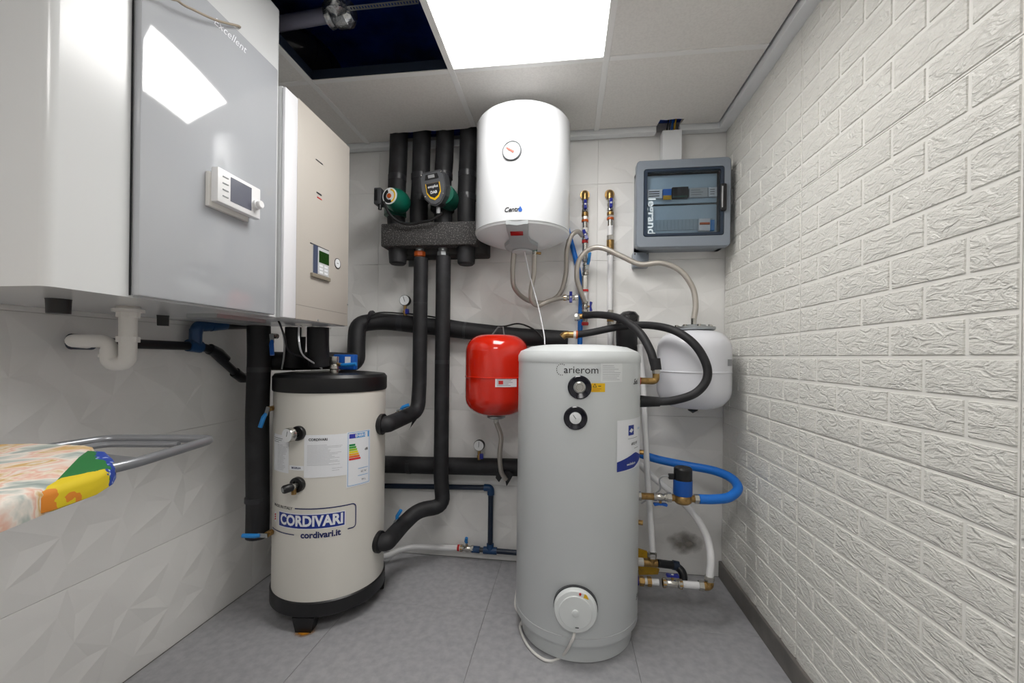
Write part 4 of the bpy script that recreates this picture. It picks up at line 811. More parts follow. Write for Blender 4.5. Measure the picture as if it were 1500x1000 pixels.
# -- hose under the red vessel
pipe('braided_hose', 'steel braided hose hanging from the bottom of the red vessel', spline([CR + Vector((0, 0, .756)), aY(734, 640, 1.945), aY(732, 665, 1.955), aY(734, 690, 1.985), aY(741, 702, 2.01)]), .0115, M_braid, 'hose', 0, 14)
# -- dark blue PVC run near the floor
yp = 2.108
pr = thing('plastic_pipe', 'dark blue plastic pipe with an elbow and a tee low on the back wall', 'pipe', aY(718, 806, yp))
A, B, Cc = aY(540, 711, yp), aY(713, 714, yp), aY(718, 806, yp); B = Vector((Cc.x, yp, B.z)); MB().tube([A, B - Vector((.03, 0, 0))], .0135, 14).build('tube', M_pvc, pr); MB().tube([B - Vector((0, 0, .03)), Cc], .0135, 14).build('tube', M_pvc, pr); MB().tube([Cc, Vector((T2.x - .1, yp, Cc.z - .002))], .0135, 14).build('tube', M_pvc, pr)
MB().tube([B - Vector((.035, 0, 0)), B, B - Vector((0, 0, .035))], .0185, 16, .02).build('elbow', M_pvcb, pr)
te_ = MB().tube([Cc - Vector((.035, 0, 0)), Cc + Vector((.035, 0, 0))], .0185, 16).build('tee', M_pvcb, pr); MB().tube([Cc, Cc + Vector((0, 0, .035))], .0185, 16).build('tee_branch', M_pvcb, pr); MB().tube([Cc - Vector((.06, 0, 0)), Cc - Vector((.03, 0, 0))], .0115, 14).build('nipple', M_dkgrey, pr); MB().tube([Cc - Vector((.095, 0, 0)), Cc - Vector((.055, 0, 0))], .0175, 14).build('coupling', M_pvcb, pr)
vc = aY(684, 803.5, yp); vc.z = Cc.z + .002; valve('ball valve with sky blue lever on the white hose near the floor', vc, (1, 0, 0), (0, -.4, 1), .07, .0145, M_chrome, M_lblue, 'lever', .042, (.3, -.3, .9), ends=(M_brass, M_chrome))
wh = [vc - Vector((.035, 0, 0)), aY(655, 802, yp - .005), aY(610, 801, yp - .04), aY(585, 806, 2.03), aY(562, 815, 2.0), aY(530, 825, 2.0)]; wh[-1].z = max(wh[-1].z, .03); wh[-2].z = max(wh[-2].z, .02)
pipe('white_hose', 'white hose curving along the floor edge behind the cream tank', spline(wh), .0145, M_pipew, 'hose', 0, 14); tag(MB().lathe([(.0165, 0), (.0165, .012)], vc - Vector((.05, 0, 0)), (1, 0, 0), 16).build('clamp_ring', M_redp, None), 'red clamp ring on the white hose by the floor valve', 'ring')
# -- left: insulated pipes under the beige unit, valve block above the tank lid
pl_ = aZ(387, 476, UZ0); XA = pl_.x - .024; YA = pl_.y
va = [(XA, YA, UZ0 - .004), (XA + .004, YA, 1.05), (XA - .002, YA, .8), (XA, YA + .005, .5), (XA + .006, YA, aY(386, 748, YA).z), (XA + .004, YA, aY(384, 786, YA).z)]
pipe('insulated_pipe', 'thick black insulated pipe standing between the left wall and the cream tank', va, .043, M_black, fillet=.05, n=22, parts=[tape((XA + .003, YA, 1.0), (0, 0, 1), .044, .02), tape((XA, YA, .47), (0, 0, 1), .044, .02)])
valve('ball valve with hanging sky blue lever beside the black standing pipe', aY(398, 598, YA - .03), (0, 1, 0), (-.2, -1, 0), .03, .009, M_brass, M_lblue, 'lever', .075, (-.25, -.1, -1)); valve('ball valve with blue lever at the top of the black standing pipe', aY(402, 492, YA - .03), (0, 1, 0), (.1, -1, 0), .03, .009, M_chrome, M_blue, 'lever', .08, (.2, -.1, -1)); valve('ball valve with blue lever across the foot of the black standing pipe', aY(394, 781, YA - .05), (0, 1, 0), (0, -1, 0), .03, .01, M_brass, M_lblue, 'lever', .085, (-1, -.1, .02))
for u, r, l_ in ((433, .04, 'black insulated pipe under the beige unit, nearest the white drain spout'), (466, .043, 'black insulated pipe under the beige unit, nearest the back wall')):
    p = aZ(u, 478, UZ0); q = aY(u - (2 if u > 440 else 8), 520, p.y); pipe('insulated_pipe', l_, [(p.x, p.y, UZ0 - .004), (p.x, p.y, 1.1), (q.x, q.y + .02, 1.02)], r, M_black, fillet=.04, n=20)
yk = 1.70
hz = [aY(392, 534, 1.62), aY(430, 531, 1.66), aY(480, 528, 1.76), aY(505, 529, 1.86), aY(516, 530, 1.93)]
for q in hz: q.z = max(q.z, 1.034)
pipe('insulated_pipe', 'black insulated pipe lying just above the cream tank\'s black lid', hz, .04, M_black, fillet=.05, n=20, parts=[tape(hz[1], hz[2] - hz[1], .041, .012)])
vb = aY(490, 531, 1.66); vb.z = 1.03; mv = thing('motor_valve', 'nickel valve with blue actuator box and lever on the cream tank\'s lid', 'valve', (vb.x, vb.y, .987))
MB().lathe([(.018, .986), (.018, 1.0), (.022, 1.004), (.022, 1.02), (.017, 1.024), (.02, 1.03), (.02, 1.056), (0, 1.058)], (vb.x, vb.y, 0), n=20).build('body', M_chrome, mv)
MB().box((vb.x - .02, vb.y + .024, 1.0), (vb.x + .075, vb.y + .06, 1.066), .004).build('actuator', M_blue, mv); MB().box((vb.x + .035, vb.y + .022, 1.018), (vb.x + .06, vb.y + .026, 1.056)).build('actuator_label', M_paper, mv, 0)
MB().cyl((vb.x + .018, vb.y - .004, 1.022), (vb.x + .038, vb.y - .006, 1.022), .007, n=12).build('spindle', M_brass, mv); MB().tube([(vb.x + .036, vb.y - .01, 1.022), (vb.x + .06, vb.y - .012, 1.021), (vb.x + .105, vb.y - .012, 1.026)], [.006, .009, .008], 10).build('handle', M_lblue, mv)
for pts, m_, l_ in (([aZ(438, 474, UZ0), aY(438, 500, 1.36), aY(444, 520, 1.5), aY(462, 533, 1.6), aY(472, 540, 1.62)], M_paper, 'thin white wire hanging from the beige unit over the black lid'), ([aZ(410, 473, UZ0), aY(416, 495, 1.35), aY(416, 520, 1.45), aY(413, 540, 1.5)], M_grey, 'thin grey wire hanging from the beige unit next to the blue lever'), ([aZ(408, 470, UZ0), aY(416, 490, 1.3), aY(424, 515, 1.4), aY(450, 526, 1.55), aY(466, 540, 1.62)], M_ink, 'thin black wire hanging from the beige unit over the insulated pipe')):
    for q in pts[1:]: q.z = max(q.z, 1.0)
    tag(MB().tube(spline(pts, 6), .0032, 8).build('wire', m_, None), l_, 'wire')
# -- condensate trap and PVC drain below the first unit
tp = aZ(188, 449, UZ0); xt, yt = tp.x, tp.y
def tz(v): return aY(188, v, yt).z
tr_ = thing('siphon_trap', 'white plastic siphon trap hanging under the grey glass-front unit', 'siphon', (xt, yt, tz(547)))
MB().lathe([(.024, UZ0 - .0), (.024, tz(452)), (.033, tz(453)), (.033, tz(457)), (.022, tz(458))], (xt, yt, 0), n=24).build('flange', M_whitep, tr_)
zq = tz(532); lp_ = aY(160, 532, yt); dx = xt - lp_.x; yl = yt - .0
MB().tube([(xt, yt, tz(455)), (xt, yt, zq), (xt - .042, yl - .01, zq), (xt - .042, yl - .01, tz(512)), ], .0185, 18, .035).build('u_bend', M_whitep, tr_)
e1 = aX(128, 502, XL + .045); MB().tube([(xt - .042, yl - .01, tz(522)), (xt - .042, yl - .01, tz(500)), (xt - .1, yl - .05, tz(500)), (e1.x + .0, e1.y, e1.z)], .0165, 18, .035).build('outlet_bend', M_whitep, tr_)
for v in (461, 497): MB().lathe([(.0245, 0), (.0245, -.014)], (xt, yt, tz(v) + .007), n=10).build('union_nut', M_whitep, tr_, 0)
MB().lathe([(.021, 0), (.021, -.008)], (xt - .042, yl - .01, tz(519)), n=18).build('joint_ring', M_whitep, tr_)
xd = XL + .045
dn_ = thing('plastic_pipe', 'dark plastic drain pipe with blue fittings along the left wall', 'pipe', aX(290, 508, xd))
P0, P1, P2, P3, P4 = aX(104, 500, xd), aX(286, 507, xd), aX(306, 510, xd), aX(352, 552, xd), aX(386, 554, xd)
MB().tube([P0, P1, P2, P3, P4], .0155, 14, .03).build('tube', M_pvck, dn_); MB().tube([P0 - Vector((0, .0, 0)), P0 + (P1 - P0).normalized() * .05], .022, 16).build('end_socket', M_pvc, dn_)
MB().tube([P1 - (P2 - P1) * .5, P1 + (P2 - P1) * .35], .0225, 16).build('tee', M_pvcb, dn_); t5 = aX(287, 482, xd); MB().tube([P1, t5], .0205, 16).build('tee_branch', M_pvcb, dn_); t6 = aX(330, 476, xd); MB().tube([t5 - Vector((0, 0, .015)), aX(289, 478, xd), aX(307, 477, xd)], .0205, 16, .02).build('elbow', M_pvcb, dn_)
MB().tube([aX(300, 478, xd), aX(376, 477, xd)], .0135, 14).build('branch_tube', M_pvck, dn_); MB().tube([aX(308, 478, xd), aX(330, 476, xd)], .019, 16).build('coupling', M_pvcb, dn_); MB().tube([aX(307, 511, xd), aX(320, 517, xd), aX(330, 527, xd)], .021, 16).build('bend_socket', M_pvck, dn_); MB().tube([aX(344, 545, xd), aX(354, 553, xd), aX(366, 553, xd)], .021, 16).build('bend_socket', M_pvck, dn_)
# -- water risers to the right of the heater
yr = 2.1
def sect(t, name, u, v0, v1, r, m, n=16): p, q = aY(u, v0, yr), aY(u, v1, yr); q.x = p.x; return MB().cyl(q, p, r, n=n).build(name, m, t)
def elbow_top(t, u, v):
    p = aY(u, v, yr); MB().tube([p + Vector((0, YB - .012 - yr, .004)), p + Vector((0, 0, .004)), p - Vector((0, 0, .03))], .0165, 16, .02).build('wall_elbow', M_brass, t); MB().lathe([(.024, 0), (.024, .006)], p + Vector((0, YB - .014 - yr, .004)), (0, 1, 0), 18).build('wall_rose', M_brass, t)
ra = thing('water_riser', 'segmented water riser with blue taps and braided hose branches, between heater and white riser', 'pipe', aY(857, 470, yr))
elbow_top(ra, 857, 284)
for v0, v1, r, m, nm in ((312, 317, .0165, M_brass, 'union_ring'), (317, 324, .0145, M_chrome, 'nut'), (322, 325, .017, M_orange, 'seal_ring'), (325, 334, .0125, M_chrome, 'tube'), (334, 340, .014, M_whitep, 'sleeve'), (352, 356, .0155, M_redp, 'seal_ring'), (356, 384, .013, M_chrome, 'tube'), (404, 424, .015, M_chrome, 'nut'), (424, 427, .017, M_redp, 'seal_ring'), (427, 441, .011, M_pipew, 'tube'), (458, 472, .013, M_chrome, 'tube')): sect(ra, nm, 857, v0, v1, r, m, 6 if nm == 'nut' else 16)
p = aY(857, 474, yr); MB().lathe([(.016, -.008), (.018, 0), (.016, .008), (0, .009)], p, (0, 0, 1), 16).build('end_cap', M_redp, ra)
cY = (0, -1, 0); V = (0, 0, 1)
valve('chrome tap with dark blue wing handle at the top of the segmented riser', aY(857, 302, yr), V, cY, .062, .0135, M_chrome, M_dblue, 'butterfly', .05, V); valve('chrome tap with tilted dark blue wing handle where the heater hose joins the riser', aY(857, 346, yr), V, cY, .04, .0135, M_chrome, M_dblue, 'butterfly', .055, (.4, 0, -1))
valve('chrome valve with upright sky blue lever in the middle of the segmented riser', aY(858, 394, yr), V, (.25, -1, 0), .06, .0135, M_chrome, M_lblue, 'lever', .075, (.12, 0, 1)); valve('chrome tap with dark blue wing handle under the looping braided hose', aY(857, 449, yr), V, (1, -.3, 0), .055, .014, M_chrome, M_dblue, 'butterfly', .05, V)
rb_ = thing('water_riser', 'straight white water riser with brass couplings beside the electrical enclosure', 'pipe', aY(894, 560, yr)); elbow_top(rb_, 893.5, 283)
for v0, v1, r, m, nm in ((311, 315, .0165, M_brass, 'union_ring'), (315, 320, .0145, M_chrome, 'nut'), (319, 322, .017, M_orange, 'seal_ring'), (322, 331, .0135, M_chrome, 'tube'), (331, 346, .0135, M_pipew, 'tube'), (345, 352, .0175, M_chrome, 'nut'), (352, 366, .018, M_brass, 'coupling'), (366, 374, .0165, M_chrome, 'nut'), (374, 456, .0135, M_pipew, 'tube'), (454, 458, .0155, M_chrome, 'clamp'), (465, 471, .017, M_brass, 'union_ring'), (458, 478, .0145, M_chrome, 'nut'), (478, 580, .0135, M_pipew, 'tube')): sect(rb_, nm, 894, v0, v1, r, m, 6 if nm == 'nut' else 16)
valve('chrome tap with dark blue wing handle at the top of the straight white riser', aY(894, 300, yr), V, cY, .062, .0135, M_chrome, M_dblue, 'butterfly', .05, V)
pv = aY(836, 436, 2.05); valve('chrome tap with dark blue wing handle on the hose below the water heater', pv, (1, 0, 0), cY, .07, .0125, M_chrome, M_dblue, 'butterfly', .055, V, ends=(M_brass, M_chrome))
# blue flat-looking water tube from behind the heater
pipe('blue_hose', 'blue water tube running down from behind the white water heater', spline([aY(826, 320, 2.1), aY(834, 345, 2.118), aY(846, 390, 2.12), aY(851, 425, 2.12), aY(850, 470, 2.12), aY(849, 540, 2.12)]), .0125, M_hoseb, 'hose', 0, 14)
# braided hoses
yh = 2.04
pipe('braided_hose', 'steel braided hose looping from the heater\'s left outlet up to the riser', spline([hl + Vector((0, 0, -.002)), aY(751, 398, 1.93), aY(754, 422, 1.97), aY(772, 439, 2.05), aY(798, 443, 2.085), aY(820, 430, 2.085), aY(829, 400, 2.07), aY(830, 370, yh), aY(836, 347, yh), aY(846, 339, 2.06), aY(853, 345, 2.085)]), .0115, M_braid, 'hose', 0, 14)
pipe('braided_hose', 'steel braided hose curling from the heater\'s right outlet to the small tap', spline([hr + Vector((0, 0, -.002)), aY(782, 400, 1.92), aY(778, 425, 1.93), aY(779, 440, 1.95), aY(788, 447, 1.98), aY(803, 441, 2.0), aY(818, 437, 2.035), pv - Vector((.034, 0, 0))]), .0115, M_braid, 'hose', 0, 14)
pipe('braided_hose', 'long steel braided hose arching from the riser to the white expansion vessel', spline([aY(856, 441, 2.085), aY(850, 425, 2.06), aY(845, 405, 2.04), aY(848, 382, 2.03), aY(862, 366, 2.02), aY(882, 363, 2.0), aY(910, 375, 1.99), aY(938, 387, 1.98), aY(968, 385, 1.97), aY(996, 396, 1.96), aY(1014, 420, 1.955), aY(1019, 445, 1.95), CW + Vector((0, 0, 1.245))]), .0125, M_braid, 'hose', 0, 14)
tag(MB().tube(spline([aY(768, 366, 1.87), aY(774, 395, 1.90), aY(782, 425, 1.9), aY(790, 455, 1.88), aY(797, 490, 1.85), aY(798, 504, 1.83)]), .0026, 8).build('string', M_paper, None), 'thin white cord hanging from the water heater to the grey cylinder\'s lid', 'cord')
# black rubber hoses to the cylinder
def port2(u, v): th, z = at2(u, v); n = nrm(th); return Vector((T2.x, T2.y, z)) + n * R2, n
R2p = Vector((T2.x + R2 * .985, T2.y + .04, 0)); pz1 = aY(955, 558, 1.715).z; pz2 = aY(955, 588, 1.715).z; pz3 = aY(955, 727, 1.715).z
nX = Vector((1, 0, 0)); E1 = Vector((aY(961, 558, 1.715).x, 1.715, pz1))
bh1 = thing('insulated_hose', 'black foam-covered hose arching from the riser to the brass elbow marked Sol', 'hose', E1)
MB().tube([R2p + Vector((-.01, 0, pz1)), E1, E1 + Vector((0, 0, .045))], .0135, 14, .015).build('brass_elbow', M_brass, bh1); MB().lathe([(.017, 0), (.017, .008)], R2p + Vector((.006, 0, pz1)), nX, 16).build('seal_ring', M_redp, bh1); MB().lathe([(.016, .03), (.016, .05)], E1, (0, 0, 1), 6).build('nut', M_chrome, bh1, 0)
s0 = aY(846, 464, 2.05); pt = spline([aY(856, 462, 2.045), aY(880, 461, 1.98), aY(910, 467, 1.88), aY(936, 486, 1.79), aY(952, 512, 1.74), aY(958, 532, 1.722), E1 + Vector((0, 0, .045))]); MB().tube(pt, .017, 16).build('foam_cover', M_black, bh1); MB().tube([E1 + Vector((0, 0, .045)), E1 + Vector((-.004, .004, .09))], [.021, .02], 16).build('end_sleeve', M_black, bh1)
MB().tube([s0 + Vector((-.012, 0, 0)), s0 + Vector((.04, 0, .004))], .014, 14).build('brass_joint', M_brass, bh1); MB().lathe([(.019, 0), (.021, .012), (.019, .024)], s0 - Vector((.014, 0, 0)), nX, 8).build('joint_nut', M_chrome, bh1, 0)
bh2 = thing('insulated_hose', 'black foam-covered hose making a wide loop in front of the white expansion vessel', 'hose', R2p + Vector((0, 0, pz2)))
w0 = aY(845, 490, 2.0); pt = spline([w0, aY(870, 486, 1.98), aY(905, 479, 1.95), aY(945, 476, 1.90), aY(985, 483, 1.78), aY(1016, 503, 1.725), aY(1034, 532, 1.71), aY(1035, 556, 1.705), aY(1018, 576, 1.705), aY(988, 586, 1.71), R2p + Vector((.08, 0, pz2))]); MB().tube(pt, .0165, 16).build('foam_cover', M_black, bh2); MB().tube([R2p + Vector((.015, 0, pz2)), R2p + Vector((.09, 0, pz2))], [.024, .019], 16).build('end_sleeve', M_black, bh2); MB().tube([R2p + Vector((-.01, 0, pz2)), R2p + Vector((.02, 0, pz2))], .013, 14).build('nipple', M_chrome, bh2)
el = aY(827, 490, 2.0); MB().tube([el + Vector((-.012, 0, -.012)), el, w0], .0165, 16, .012).build('brass_elbow', M_brass, bh2); MB().lathe([(.019, 0), (.019, .012)], w0 - Vector((.016, 0, 0)), nX, 16).build('union_ring', M_whitep, bh2); MB().lathe([(.0195, 0), (.0195, .008)], w0 - Vector((.004, 0, 0)), nX, 16).build('copper_ring', M_orange, bh2)
st2 = thing('insulated_stub', 'black taped insulated pipe stub with bulging head behind the grey cylinder', 'pipe', aY(919, 540, 2.03)); c = aY(919, 472, 2.03)
MB().tube([aY(918, 560, 2.03), aY(918, 480, 2.03)], .05, 20).build('insulation', M_black, st2); MB().lathe([(0, -.045), (.04, -.035), (.054, -.005), (.05, .03), (.03, .05), (0, .056)], c, (.15, 0, 1), 24).build('taped_head', mat('black_tape', (24, 24, 26), .22, bump=(22, .8, .01)), st2)
# -- recirculation pump with blue hose
pc = Vector((aY(1000, 728, 1.715).x, 1.715, pz3)); cp = thing('circulation_pump', 'small blue and black recirculation pump with brass body beside the grey cylinder', 'pump', pc)
MB().lathe([(.026, -.02), (.034, -.012), (.034, .008), (.03, .014)], pc, V, 24).build('brass_body', M_brass, cp); MB().tube([pc - nX * .055, pc + nX * .055], .014, 14).build('brass_ports', M_brass, cp)
hz_ = pc.z; ztop = aY(999, 684, 1.715).z; zmid = aY(999, 702, 1.715).z
MB().lathe([(.034, .014), (.036, .018), (.036, zmid - hz_), (.034, zmid - hz_)], pc, V, 28).build('motor', M_blue, cp); MB().lathe([(.0345, zmid - hz_), (.0345, ztop - hz_ - .006), (.03, ztop - hz_), (0, ztop - hz_)], pc, V, 28).build('motor_cap', M_blackp, cp); MB().box((pc.x - .055, pc.y - .01, zmid), (pc.x - .033, pc.y + .01, zmid + .02), .002).build('cable_plug', M_blackp, cp)
for s_ in (-1, 1): MB().lathe([(.019, 0), (.019, .016)], pc + nX * (s_ * .052 - .008), nX, 6).build('union_nut', M_chrome, cp, 0)
tag(MB().tube(spline([Vector((pc.x - .05, pc.y, zmid + .01)), aY(972, 697, 1.73), aY(966, 703, 1.76), aY(967, 716, 1.79), aY(958, 724, 1.83), aY(940, 737, 1.88)]), .0035, 8).build('pump_cable', M_lgrey, None), 'thin grey cable from the blue recirculation pump', 'cable')
pn = pc - nX * .085; valve('chrome tap with blue wing handle below, between pump and grey cylinder', pn, nX, (0, 0, -1), .055, .0135, M_chrome, M_blue, 'butterfly', .055, nX); nip = thing('pipe_nipple', 'brass nipple joining the recirculation pump to the grey cylinder', 'fitting', R2p + Vector((.02, 0, pz3)))
MB().tube([R2p + Vector((-.01, 0, pz3)), pn - nX * .025], .0135, 14).build('tube', M_brass, nip); MB().lathe([(.018, 0), (.018, .014)], R2p + Vector((.008, 0, pz3)), nX, 6).build('nut', M_chrome, nip, 0)
pipe('blue_hose', 'bright blue insulated hose curving from the recirculation pump back behind the cylinder', spline([pc + nX * .062, aY(1045, 731, 1.715), aY(1068, 728, 1.73), aY(1081, 715, 1.77), aY(1071, 700, 1.84), aY(1045, 689, 1.91), aY(1008, 682, 1.97), aY(965, 673, 2.0), aY(935, 664, 2.02), aY(900, 655, 2.04)]), .0185, M_hoseb, 'hose', 0, 16)
# -- white pipes right of the cylinder
yq = 1.80
pipe('white_pipe', 'straight white pipe dropping beside the grey cylinder to the brass tee', [aY(937, 505, 2.0), aY(942, 560, 1.95), aY(948, 690, 1.86), aY(956, 808, 1.80)], .0125, M_pipew, 'pipe', .05, 14)
tb_ = aY(955, 824, yq); bt_ = thing('brass_tee', 'weathered brass tee and nut under the straight white pipe', 'fitting', tb_)
MB().tube([tb_ - nX * .07, tb_ + nX * .022], .0165, 16).build('tee', M_brass, bt_); MB().tube([tb_, tb_ + Vector((0, 0, .025))], .0165, 16).build('tee_branch', M_brass, bt_); MB().lathe([(.019, .022), (.019, .042)], tb_, V, 6).build('nut', M_chrome, bt_, 0); MB().lathe([(.017, -.075), (.017, -.035)], tb_, nX, 16).build('sleeve', M_whitep, bt_)
yb_ = thing('yellow_handle', 'flaking yellow painted bracket behind the brass tee', 'bracket', aY(948, 836, 1.86)); o = [aY(u, v, 1.87) for u, v in ((935, 804), (948, 808), (954, 818), (952, 830), (966, 834), (964, 841), (936, 842))]
MB()._add(o + [q + Vector((0, .012, 0)) for q in o], [list(range(7)), [7 + k for k in range(7)]] + [[k, (k + 1) % 7, 7 + (k + 1) % 7, 7 + k] for k in range(7)]).build('plate', M_yellow, yb_, 0)
MB().box((o[0].x - .02, 1.88, o[0].z - .03), (o[0].x + .01, YB - .01, o[0].z - .02)).build('wall_arm', M_yellow, yb_, 0)
dk = pipe('plastic_pipe', 'short black plastic pipe bending down to the floor by the corner', [tb_ + nX * .02, aY(990, 828, 1.83), aY(1001, 838, 1.81), aY(1001, 856, 1.80)], .0165, M_pvck, 'pipe', .035, 14, parts=[('socket', [aY(985, 827, 1.828), aY(994, 829, 1.828)], .0195, M_pvc)])
yl_ = 1.70; z9 = aY(985, 857, yl_).z; L0, L1_, L2 = R2p + Vector((-.01, 0, z9)), aY(1000, 857, yl_), aY(1041, 862, yl_); L1_.z = L2.z = z9; L2.y = L1_.y = R2p.y
lw = thing('white_pipe', 'white pipe sweeping down the corner to a brass-jointed run at floor level', 'pipe', L2)
MB().tube([Vector((L2.x - .1, R2p.y, z9)), L2 - nX * .015], .0135, 14).build('tube', M_pipew, lw); MB().tube([L0, L0 + nX * .05], .0135, 14).build('nipple', M_brass, lw); MB().lathe([(.018, 0), (.018, .012)], R2p + Vector((.004, 0, z9)), nX, 16).build('blue_ring', M_dblue, lw)
for a_, m_ in ((.03, M_brass), (.06, M_brass)): MB().lathe([(.019, 0), (.019, .016)], L0 + nX * a_, nX, 6).build('nut', m_, lw, 0)
MB().tube([L0 + nX * .05, L0 + nX * .105], .0125, 14).build('tube', M_pipew, lw)
MB().tube([L2 - nX * .03, L2, L2 + Vector((0, 0, .03))], .0165, 16, .012).build('elbow', M_brass, lw)
for c_, d_ in ((L2 - nX * .04, nX), (L2 + Vector((0, 0, .022)), V)): MB().lathe([(.0195, 0), (.0195, .018)], c_, d_, 6).build('nut', M_chrome, lw, 0)
MB().tube(spline([L2 + Vector((0, 0, .03)), aY(1041, 815, 1.73), aY(1034, 783, 1.77), aY(1014, 750, 1.82), aY(985, 722, 1.88), aY(958, 700, 1.93), aY(935, 678, 1.97)]), .0145, 14).build('swept_tube', M_pipew, lw)
valve('chrome tap with dark blue wing handle on the floor-level run by the corner', Vector((aY(985, 857, R2p.y).x, R2p.y, z9)), nX, V, .075, .0145, M_chrome, M_dblue, 'butterfly', .05, nX, ends=(M_brass, M_brass))
for u, v in ((941, 663), (941, 763)): th, z = at2(min(u, 936), v); n_ = nrm(1.35); MB().lathe([(.009, 0), (.009, .016), (0, .016)], Vector((T2.x, T2.y, z)) + n_ * R2, n_, 10).build('side_plug', M_brass, t2)
# ================================================================== ironing board
def cover_mat():
    m = bpy.data.materials.new('printed_cover'); m.use_nodes = True; nt = m.node_tree; b = nt.nodes['Principled BSDF']; b.inputs['Roughness'].default_value = .8; L = nt.links.new
    tc = nt.nodes.new('ShaderNodeTexCoord'); n = nt.nodes.new('ShaderNodeTexNoise'); n.inputs['Scale'].default_value = 9; n.inputs['Detail'].default_value = 4; n.inputs['Distortion'].default_value = 1.4
    cr = nt.nodes.new('ShaderNodeValToRGB'); el = cr.color_ramp.elements; el[0].position = .25; el[0].color = lin((120, 134, 130)); el[1].position = .8; el[1].color = lin((226, 216, 204))
    for p_, c_ in ((.38, (176, 184, 178)), (.46, (226, 218, 208)), (.53, (222, 176, 156)), (.56, (228, 216, 200)), (.62, (204, 164, 96)), (.67, (222, 214, 200)), (.73, (160, 170, 162))): e = el.new(p_); e.color = lin(c_)
    L(tc.outputs['Object'], n.inputs['Vector']); L(n.outputs[0], cr.inputs[0]); L(cr.outputs[0], b.inputs['Base Color']); return m
def end_mat():
    m = bpy.data.materials.new('bright_cover_end'); m.use_nodes = True; nt = m.node_tree; b = nt.nodes['Principled BSDF']; b.inputs['Roughness'].default_value = .7; L = nt.links.new
    tc = nt.nodes.new('ShaderNodeTexCoord'); sp = nt.nodes.new('ShaderNodeSeparateXYZ'); n = nt.nodes.new('ShaderNodeTexNoise'); n.inputs['Scale'].default_value = 45
    ad = nt.nodes.new('ShaderNodeMath'); ad.operation = 'MULTIPLY_ADD'; ad.inputs[1].default_value = .03
    cr = nt.nodes.new('ShaderNodeValToRGB'); cr.color_ramp.interpolation = 'CONSTANT'; el = cr.color_ramp.elements; el[0].position = 0; el[0].color = lin((28, 112, 52)); el[1].position = .166; el[1].color = lin((214, 190, 24))
    for p_, c_ in ((.196, (214, 130, 36)), (.21, (40, 74, 160))): e = el.new(p_); e.color = lin(c_)
    gt = nt.nodes.new('ShaderNodeMath'); gt.operation = 'GREATER_THAN'; gt.inputs[1].default_value = .527; a2 = nt.nodes.new('ShaderNodeMath'); a2.operation = 'MULTIPLY_ADD'; a2.inputs[1].default_value = .03
    yx = nt.nodes.new('ShaderNodeMath'); yx.operation = 'MULTIPLY_ADD'; yx.inputs[1].default_value = .6; L(sp.outputs[0], yx.inputs[0]); L(sp.outputs[1], yx.inputs[2])
    mx = nt.nodes.new('ShaderNodeMix'); mx.data_type = 'RGBA'; vo = nt.nodes.new('ShaderNodeTexVoronoi'); vo.inputs['Scale'].default_value = 110; cr2 = nt.nodes.new('ShaderNodeValToRGB'); cr2.color_ramp.elements[0].position = .18; cr2.color_ramp.elements[0].color = lin((190, 206, 236)); cr2.color_ramp.elements[1].position = .34; cr2.color_ramp.elements[1].color = lin((26, 62, 156))
    L(tc.outputs['Object'], sp.inputs[0]); L(tc.outputs['Object'], n.inputs['Vector']); L(n.outputs[0], ad.inputs[0]); L(sp.outputs[0], ad.inputs[2]); L(ad.outputs[0], cr.inputs[0]); L(n.outputs[0], a2.inputs[0]); L(yx.outputs[0], a2.inputs[2]); L(a2.outputs[0], gt.inputs[0])
    L(tc.outputs['Object'], vo.inputs['Vector']); L(vo.outputs['Distance'], cr2.inputs[0]); L(gt.outputs[0], mx.inputs['Factor']); L(cr.outputs[0], mx.inputs['A']); L(cr2.outputs[0], mx.inputs['B']); L(mx.outputs['Result'], b.inputs['Base Color']); return m
IZ = .9; ib = thing('ironing_board', 'ironing board with painterly floral cover and grey tubular iron rest', 'ironing board', (-.81, .1, 0))
def board_slab(x0, x1, y0, y1, z0, z1, r, name, m, nseg=10):
    o = []
    for cx, cy, t0 in ((x1 - r, y1 - r, 0), (x0 + r, y1 - r, 90)): o += [(cx + r * math.cos(R_(t0 + 90 * k / nseg)), cy + r * math.sin(R_(t0 + 90 * k / nseg))) for k in range(nseg + 1)]
    o += [(x0, y0 + .3), (x0 + .06, y0 + .1), (x0 + .13, y0), (x1 - .13, y0), (x1 - .06, y0 + .1), (x1, y0 + .3)]; n = len(o); cx, cy = (x0 + x1) / 2, (y0 + y1) / 2; vs = []
    for s_, z in ((.93, z0), (1, z0 + .006), (1, z1 - .012), (.975, z1 - .003), (.93, z1)): vs += [(cx + (x - cx) * s_, cy + (y - cy) * (1 - (1 - s_) * .4), z) for x, y in o]
    return MB()._add(vs, [[i * n + k, i * n + (k + 1) % n, (i + 1) * n + (k + 1) % n, (i + 1) * n + k] for i in range(4) for k in range(n)] + [list(range(n)), [4 * n + k for k in range(n)]]).build(name, m, ib, 50)
bx0, bx1, by1 = -1.0, -.606, .60
board_slab(bx0 + .01, bx1 - .02, -.7, .52, IZ - .03, IZ - .004, .1, 'board', M_steelg)
